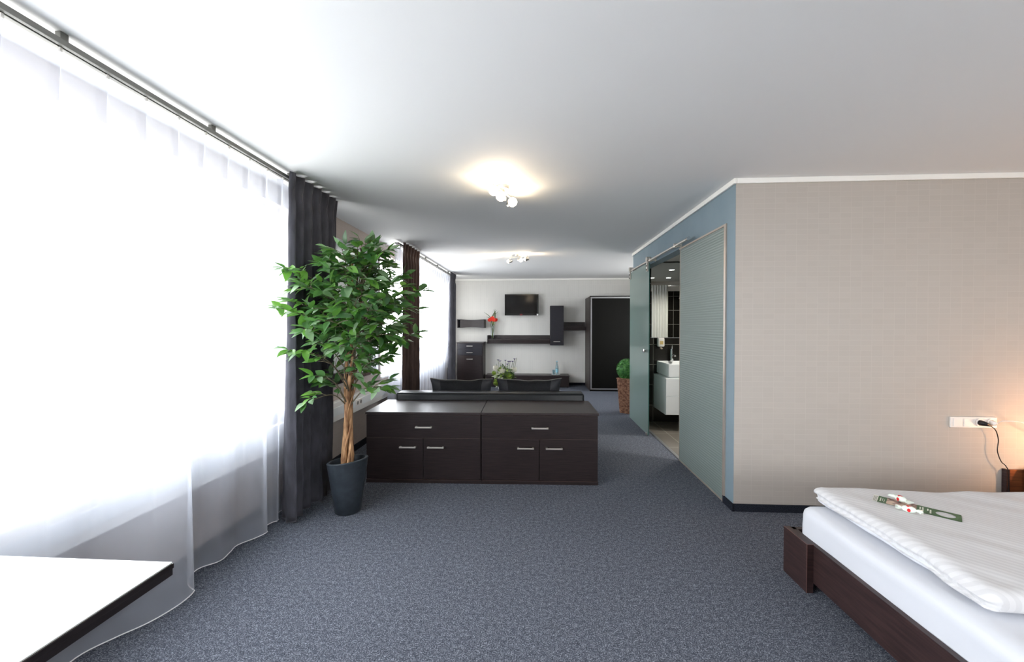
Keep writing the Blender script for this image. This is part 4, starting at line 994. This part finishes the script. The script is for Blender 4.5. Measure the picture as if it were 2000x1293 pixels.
cyl(bm, (3.0, 4.305, 2.19), (3.0, 4.305, BC), 0.008, 10); obj('ceiling_hanger', bm, M['chrome'], rt2)
rt = thing('shower_set', 'chrome shower riser with hand shower on black bathroom tiles', 'shower', (3.09, 3.30, 1.30))
bm = bmesh.new(); cyl(bm, (0, 0.06, 0), (0, 0.06, 0.82), 0.012, 12)
for zz in (0.03, 0.78): cyl(bm, (0, -0.007, zz), (0, 0.06, zz), 0.012, 12)
obj('riser_rail', bm, M['chrome'], rt, smooth=True)
bm = bmesh.new(); cyl(bm, (-0.03, 0.10, 0.62), (-0.06, 0.16, 0.70), 0.035, 16); cyl(bm, (0, 0.07, 0.45), (-0.04, 0.12, 0.66), 0.012, 10); obj('hand_shower', bm, M['chrome'], rt, smooth=True)
for x_, y_, lb in ((2.30, 3.95, 'left'), (2.62, 3.95, 'right'), (2.30, 5.1, 'third'), (2.9, 5.1, 'fourth')):
    o = thing('recessed_downlight', {'left': 'round lit bathroom ceiling downlight, left one of the pair above the shower curtain', 'right': 'round lit bathroom ceiling downlight, right one of the pair above the shower curtain', 'third': 'round lit downlight in bathroom ceiling above the washbasin', 'fourth': 'round lit downlight in the bathroom ceiling towards its far corner'}[lb], 'ceiling lamp', (x_, y_, BC), 0, 'bathroom downlights')
    bm = bmesh.new(); lathe(bm, [(0.045, 0.0), (0.060, 0.0), (0.058, -0.005), (0.045, -0.004)], n=24); obj('ring', bm, M['chrome'], o, smooth=True)
    bm = bmesh.new(); lathe(bm, [(0.001, -0.002), (0.044, -0.002), (0.044, -0.0005), (0.001, -0.0005)], n=24); obj('lens', bm, M['downlight'], o)
    l = bpy.data.lights.new('downlight_glow', 'SPOT'); l.energy = 45; l.color = (1.0, 0.95, 0.86); l.spot_size = math.radians(140); l.spot_blend = 0.8; l.shadow_soft_size = 0.05
    lo = bpy.data.objects.new('downlight_glow', l); C.objects.link(lo); lo.parent = o; lo.location = (0, 0, -0.02)

# ---------------------------------------------------------------- bed
rt = thing('bed_frame', 'low dark wenge bed frame with block corner post', 'bed', (1.448, 2.405, 0))
lab(obj('corner_post', box(0.0, 0.035, -0.200, 0.0, 0.0, 0.262, 0.001), M['bed_wood'], rt), 'square-edged block at the foot corner')
obj('foot_rail', box(0.034, 0.060, -1.90, -0.0, 0.055, 0.258, 0.001), M['bed_wood'], rt)
obj('corner_block', box(0.0355, 0.20, -0.028, 0.0, 0.0, 0.258, 0.001), M['bed_wood'], rt)
obj('side_rail', box(0.201, 2.10, -0.028, 0.0, 0.055, 0.258, 0.001), M['bed_wood'], rt)
obj('side_rail', box(0.061, 2.10, -1.90, -1.872, 0.055, 0.258, 0.001), M['bed_wood'], rt)
obj('corner_post', box(0.0, 0.035, -2.10, -1.901, 0.0, 0.262, 0.001), M['bed_wood'], rt)
obj('headboard', box(2.10, 2.15, -2.0, 0.0, 0.0, 0.85, 0.003), M['bed_wood'], rt)
obj('slat_base', box(0.061, 2.09, -1.86, -0.03, 0.14, 0.19), M['dark'], rt)
bm = bmesh.new(); tube(bm, [(0.0, -0.2005, 0.001), (0.0, -0.2005, 0.262), (0.0, 0.0, 0.262)], 0.0012, 5); tube(bm, [(0.0, -0.2005, 0.262), (0.035, -0.2005, 0.262)], 0.0012, 5)
lab(obj('edge_line', bm, mat('reddish_edge', (120, 84, 78), 0.5), rt), 'thin lighter edge band on the post')

def pillow_slab(x0, x1, y0, y1, z0, z1, r, disp, seed, nx=90, ny=70, power=2.6):
    """closed rounded slab with creases"""
    bm = bmesh.new(); cx, cy, cz = (x0 + x1) / 2, (y0 + y1) / 2, (z0 + z1) / 2
    bx(bm, x0, x1, y0, y1, z0, z1)
    bmesh.ops.subdivide_edges(bm, edges=[e for e in bm.edges if abs((e.verts[0].co - e.verts[1].co).x) > 1e-4], cuts=nx, use_grid_fill=True)
    bmesh.ops.subdivide_edges(bm, edges=[e for e in bm.edges if abs((e.verts[0].co - e.verts[1].co).y) > 1e-4 and abs((e.verts[0].co - e.verts[1].co).x) < 1e-5], cuts=ny, use_grid_fill=True)
    bmesh.ops.subdivide_edges(bm, edges=[e for e in bm.edges if abs((e.verts[0].co - e.verts[1].co).z) > 1e-4], cuts=9, use_grid_fill=True)
    for v in bm.verts:
        p = v.co
        q = Vector((min(max(p.x, x0 + r), x1 - r), min(max(p.y, y0 + r), y1 - r), min(max(p.z, z0 + r), z1 - r)))
        d = p - q
        if d.length > 1e-6: p = q + d.normalized() * r * min(1.0, d.length / r if d.length < r * 0.3 else 1.0)
        v.co = p + disp(p, seed)
    return bm
def d_mat(p, s):
    n1_ = noise.noise(Vector((p.x * 3.0, p.y * 1.6, p.z * 6 + s)))
    n2_ = noise.noise(Vector((p.x * 10 + 3, p.y * 5, p.z * 12 + s)))
    return Vector((0.010 * n1_ + 0.003 * n2_, 0.006 * n1_, 0.006 * n1_ + 0.002 * n2_))
rt = thing('mattress', 'white sheeted mattress on the dark bed frame', 'mattress', (0, 0, 0))
bm = pillow_slab(1.512, 3.53, 0.56, 2.368, 0.192, 0.410, 0.045, d_mat, 2.0, 50, 90)
obj('fitted_sheet', bm, M['sheet'], rt, smooth=True, sharp=80)
def d_duv(p, s):
    fx = p.x - 1.60
    v = Vector((0, 0, 0))
    wr = noise.noise(Vector((p.x * 2.0, p.y * 2.2, s)))
    r1 = noise.noise(Vector(((p.x + p.y) * 7, (p.x - p.y) * 1.6, s + 4)))
    flat = min(1.0, 0.15 + (Vector((p.x - 1.93, p.y - 2.14)).length / 0.35) ** 2)
    v.z += (0.010 * wr + 0.006 * r1) * flat * (1 if p.z > 0.43 else 0.3)
    if fx < 0.30:
        k = 1 - max(0, fx) / 0.30
        v.z += 0.010 * k * noise.noise(Vector((p.x * 10, p.y * 3.2, s + 9)))
        v.x += k * (0.020 * noise.noise(Vector((p.y * 2.5, p.z * 9, s))) + 0.008 * noise.noise(Vector((p.y * 9, p.z * 40, s))))
        if 0.440 < p.z < 0.462 and fx < 0.05: v.x += 0.016
    v.y += 0.010 * noise.noise(Vector((p.x * 3, 2.0, p.z * 14)))
    return v
rt = thing('duvet', 'folded white striped duvet lying on the mattress', 'duvet', (0, 0, 0))
bm = pillow_slab(1.60, 3.45, 1.465, 2.40, 0.420, 0.502, 0.040, d_duv, 7.0, 90, 80)
for v in bm.verts:     # the free corner droops and the near end slumps
    k = max(0, 1 - (v.co.x - 1.55) / 0.6) * max(0, (1.75 - v.co.y) / 0.35)
    v.co.x -= 0.05 * min(1, k) ; 
o = obj('duvet_cover', bm, M['duvet'], rt, smooth=True, sharp=85)
bm = pillow_slab(1.635, 2.4, 1.50, 2.37, 0.425, 0.452, 0.013, lambda p, s: Vector((0.03 * noise.noise(Vector((p.y * 4, 0, s))) - 0.03, 0, 0.004 * noise.noise(p * 6))), 3.0, 30, 60)
obj('folded_layer', bm, M['sheet'], rt, smooth=True, sharp=85)

# door hanger card and sweets on the duvet
from mathutils.bvhtree import BVHTree
dm = o.data
bvh = BVHTree.FromPolygons([v.co for v in dm.vertices], [p.vertices for p in dm.polygons])
def on_duvet(x, y):
    h = bvh.ray_cast(Vector((x, y, 1.0)), Vector((0, 0, -1)))
    return h[0].z if h[0] else 0.5
def lay(bm, rt, step=0.0):
    # the thin card rests on the cloth and follows it
    for v in bm.verts:
        w_ = Matrix.Rotation(rt.rotation_euler.z, 3, 'Z') @ Vector((v.co.x, v.co.y, 0)) + Vector((rt.location.x, rt.location.y, 0))
        v.co.z += max(on_duvet(w_.x + a, w_.y + b_) for a in (-.012, 0, .012) for b_ in (-.012, 0, .012)) + 0.0012 - rt.location.z
    return bm
def strip(x0, x1, y0, y1, z0, z1, st=0.008):
    bm = bmesh.new(); n_ = max(1, int(abs(x1 - x0) / st)); m_ = max(1, int(abs(y1 - y0) / st))
    g = [[[bm.verts.new((x0 + (x1 - x0) * i / n_, y0 + (y1 - y0) * j / m_, z)) for j in range(m_ + 1)] for i in range(n_ + 1)] for z in (z0, z1)]
    for k in (0, 1):
        for i in range(n_):
            for j in range(m_): bm.faces.new((g[k][i][j], g[k][i + 1][j], g[k][i + 1][j + 1], g[k][i][j + 1]))
    for i in range(n_):
        for j in (0, m_): bm.faces.new((g[0][i][j], g[0][i + 1][j], g[1][i + 1][j], g[1][i][j]))
    for j in range(m_):
        for i in (0, n_): bm.faces.new((g[0][i][j], g[0][i][j + 1], g[1][i][j + 1], g[1][i][j]))
    return bm
ang = math.atan2(-0.205, 0.216)
rt = thing('door_hanger_card', 'long green door hanger card with round hole on the duvet', 'card', (1.828, 2.233, 0.50), ang)
L, HW = 0.298, 0.052
bm = strip(0.0, 0.20, -HW, HW, 0, 0.0008)
def rect_pt(a):
    x0, x1 = 0.20, L; cx = 0.245; dx, dy = math.cos(a), math.sin(a)
    t_ = min([(k - c) / d for k, c, d in ((x1, cx, dx), (x0, cx, dx), (HW, 0, dy), (-HW, 0, dy)) if abs(d) > 1e-6 and (k - c) / d > 0])
    return (cx + dx * t_, dy * t_)
N = 64
for z_ in (0.0, 0.0008):
    rs_ = []
    for q in range(5):
        rs_.append([bm.verts.new(tuple(Vector((0.245 + 0.034 * math.cos(2 * PI * i / N), 0.034 * math.sin(2 * PI * i / N))).lerp(Vector(rect_pt(2 * PI * (i + 0.01) / N)), q / 4)) + (z_,)) for i in range(N)])
    for a, b_ in zip(rs_[:-1], rs_[1:]):
        for i in range(N): bm.faces.new((a[i], b_[i], b_[(i + 1) % N], a[(i + 1) % N]))
obj('card', lay(bm, rt), M['card_green'], rt)
lab(obj('picture', lay(strip(0.034, 0.145, -HW, HW, 0.0009, 0.0012), rt), M['card_photo'], rt), 'printed photo strip on the card')
bm = bmesh.new()
for (a, b_, c, d) in ((0.155, 0.160, -0.006, 0.032), (0.164, 0.170, -0.034, 0.034), (0.182, 0.187, -0.004, 0.028), (0.191, 0.197, -0.034, 0.022), (0.008, 0.012, -0.030, 0.030), (0.017, 0.019, -0.020, 0.026), (0.024, 0.026, -0.036, 0.012)):
    for q in range(5):
        c0 = c + (d - c) * q / 5; bx(bm, a, b_, c0, c0 + (d - c) / 5 * 0.74, 0.0010, 0.0014)
lab(obj('printed_lines', lay(bm, rt), M['card_white'], rt), 'small white printed lines')
lab(obj('white_end', lay(strip(-0.020, -0.0005, -HW, HW, 0, 0.0006), rt), M['card_white'], rt), 'white end strip')
bm = bmesh.new()
for q in range(7):
    for a in (-0.017, -0.012, -0.007): bx(bm, a, a + 0.0025, -0.044 + q * 0.0125, -0.036 + q * 0.0125, 0.0007, 0.0010)
obj('end_print', lay(bm, rt), mat('grey_print', (120, 120, 120), 0.6), rt)
def candy(label, x, y, z, rz, s=1.0):
    z = max(on_duvet(x + a, y + b_) for a in (-.02, 0, .02) for b_ in (-.02, 0, .02)) + 0.002
    rt = thing('wrapped_sweet', label, 'sweet', (x, y, z), rz, 'wrapped sweets on the card')
    n_ = 24; rings = []; rs_ = random.Random(int(x * 1000))
    prof = [(-0.046, 0.019), (-0.040, 0.016), (-0.032, 0.009), (-0.027, 0.006), (-0.022, 0.012), (-0.014, 0.0165), (-0.005, 0.018), (0.005, 0.018), (0.014, 0.0165), (0.022, 0.012), (0.027, 0.006), (0.032, 0.009), (0.040, 0.016), (0.047, 0.020)]
    for xx, r in prof:
        e_ = max(0, (abs(xx) - 0.026) / 0.02); ph_ = rs_.uniform(0, 1)
        rings.append([(xx * s + 0.006 * e_ * math.sin(3 * a + ph_), r * s * math.cos(a) * (1 + 0.35 * e_ * math.cos(6 * a + ph_)), 0.0175 * s + r * s * 0.92 * math.sin(a) * (1 - 0.55 * e_)) for a in [2 * PI * q / n_ for q in range(n_)]])
    ring_loft(bm := bmesh.new(), rings); obj('wrapper', bm, M['wrap'], rt, smooth=True, sharp=50)
    bm = bmesh.new()
    for (cx, cy) in ((-0.004, -0.002), (0.004, 0.004)):
        rr_ = [[Vector((cx + k * 0.0065 * math.cos(a), cy + k * 0.0085 * math.sin(a), 0)) for a in [2 * PI * q / 14 for q in range(14)]] for k in (0.05, 0.5, 1.0)]
        def up(p): return (p.x * s, p.y * s, 0.0175 * s + 0.92 * s * math.sqrt(max(0, 0.0187 ** 2 - p.y ** 2)) )
        ring_loft(bm, [[up(p) for p in r_] for r_ in rr_], cap=False)
    for sg in (-1, 1):
        rr_ = [[Vector((0.012 * sg * 0 + k * 0.007 * math.cos(a), 0, k * 0.009 * math.sin(a))) for a in [2 * PI * q / 14 for q in range(14)]] for k in (0.05, 1.0)]
        ring_loft(bm, [[(p.x * s, sg * 0.0185 * s, 0.017 * s + p.z * s) for p in r_] for r_ in rr_], cap=False)
    lab(obj('red_print', bm, M['red_print'], rt, smooth=True), 'red printed motif on the wrapper')
candy('white wrapped sweet with red print, farther one on the card', 1.915, 2.200, 0, 1.7, 0.95)
candy('white wrapped sweet with red print, nearer one on the card', 1.845, 2.075, 0, -0.75, 0.95)

# ---------------------------------------------------------------- socket strip, cables, bedside cabinet and lamp
rt = thing('socket_strip', 'white four-gang switch and socket strip on the beige wall above bed', 'socket strip', (3.082, YR - 0.001, 0.672))
obj('cover_frame', box(0, 0.325, -0.012, 0, 0, 0.079, 0.004), M['socket_warm'], rt)
for i in range(2): obj('rocker_switch', box(0.018 + i * 0.073, 0.080 + i * 0.073, -0.017, -0.0125, 0.010, 0.069, 0.002), M['socket_warm'], rt)
for i in range(2):
    bm = bmesh.new(); cx = 0.200 + i * 0.078
    lathe(bm, [(0.030, 0.0), (0.030, -0.0045), (0.022, -0.0045), (0.020, 0.0)], n=24)
    bmesh.ops.rotate(bm, verts=bm.verts, cent=(0, 0, 0), matrix=Matrix.Rotation(-PI / 2, 3, 'X')); bmesh.ops.translate(bm, verts=bm.verts, vec=(cx, -0.0165, 0.040))
    obj('socket', bm, M['socket_warm'], rt, smooth=True)
rt = thing('black_power_cable', 'black plug with cable hanging from the wall socket strip', 'cable', (3.282, YR - 0.020, 0.712))
bm = bmesh.new(); tube(bm, [(0, 0, 0), (0, -0.018, 0), (0.010, -0.032, -0.004), (0.035, -0.036, -0.014)], [0.019, 0.019, 0.014, 0.006], 14); obj('plug', bm, M['black_rubber'], rt, smooth=True)
bm = bmesh.new(); tube(bm, crom([(0.035, -0.036, -0.014), (0.078, -0.028, -0.05), (0.105, -0.02, -0.12), (0.100, -0.02, -0.20), (0.125, -0.02, -0.275), (0.160, -0.022, -0.315), (0.176, -0.022, -0.38), (0.178, -0.022, -0.70)], 8), 0.0030, 8); obj('cable', bm, M['black_rubber'], rt, smooth=True)
rt = thing('white_power_cable', 'white plug with cable running right from the wall socket strip', 'cable', (3.360, YR - 0.020, 0.712))
bm = bmesh.new(); tube(bm, [(0, 0, 0), (0, -0.020, 0), (0.004, -0.032, 0.004)], [0.018, 0.018, 0.008], 14); obj('plug', bm, M['socket_warm'], rt, smooth=True)
bm = bmesh.new(); tube(bm, crom([(0.004, -0.032, 0.004), (0.01, -0.07, 0.03), (0.10, -0.10, 0.028), (0.20, -0.08, -0.03), (0.32, -0.06, -0.12), (0.37, -0.12, -0.27), (0.40, -0.16, -0.308)], 8), 0.0028, 8); obj('cable', bm, M['socket_warm'], rt, smooth=True)
rt = thing('wall_panel', 'dark framed low wooden panel on the wall at the right edge beyond the bed', 'wall panel', (3.455, YR - 0.034, 0))
obj('side_frame', box(0, 0.024, 0, 0.032, 0, 0.372, 0.001), M['bed_wood'], rt)
obj('field', box(0.0245, 0.93, 0.016, 0.032, 0.0, 0.366), noise_mix(mat('warm_brown_wood', (118, 66, 36), 0.5), (104, 58, 32), (134, 78, 44), scale=(2, 2, 30), nscale=3), rt)
rt = thing('bedside_cabinet', 'dark bedside cabinet beside the bed head, beyond the right edge', 'nightstand', (3.575, 2.64, 0))
obj('carcass', box(0, 0.45, 0.02, 0.47, 0, 0.375, 0.002), M['bed_wood'], rt)
obj('top_panel', box(-0.01, 0.46, 0, 0.48, 0.376, 0.396, 0.001), M['bed_wood'], rt)
obj('drawer_front', box(0.002, 0.448, 0, 0.019, 0.20, 0.37, 0.001), M['bed_wood'], rt)
rt = thing('bedside_lamp', 'small bedside lamp on the bedside cabinet beyond the right edge', 'lamp', (3.70, 2.84, 0.3975))
bm = bmesh.new(); lathe(bm, [(0.001, 0.0), (0.05, 0.0), (0.05, 0.012), (0.008, 0.02), (0.008, 0.12), (0.001, 0.12)], n=24); obj('base', bm, M['steel'], rt, smooth=True)
bm = bmesh.new(); lathe(bm, [(0.07, 0.27), (0.10, 0.14)], n=32); obj('lamp_shade', bm, sheer_mat('lamp_shade_cloth', (250, 225, 190), 0.6), rt, smooth=True)
bm = bmesh.new(); bmesh.ops.create_icosphere(bm, subdivisions=3, radius=0.025, matrix=Matrix.Translation((0, 0, 0.16))); obj('bulb', bm, M['bulb'], rt, smooth=True)
l = bpy.data.lights.new('bedside_glow', 'POINT'); l.energy = 8.5; l.color = (1.0, 0.52, 0.26); l.shadow_soft_size = 0.03
lo = bpy.data.objects.new('bedside_glow', l); C.objects.link(lo); lo.parent = rt; lo.location = (0, 0, 0.20)
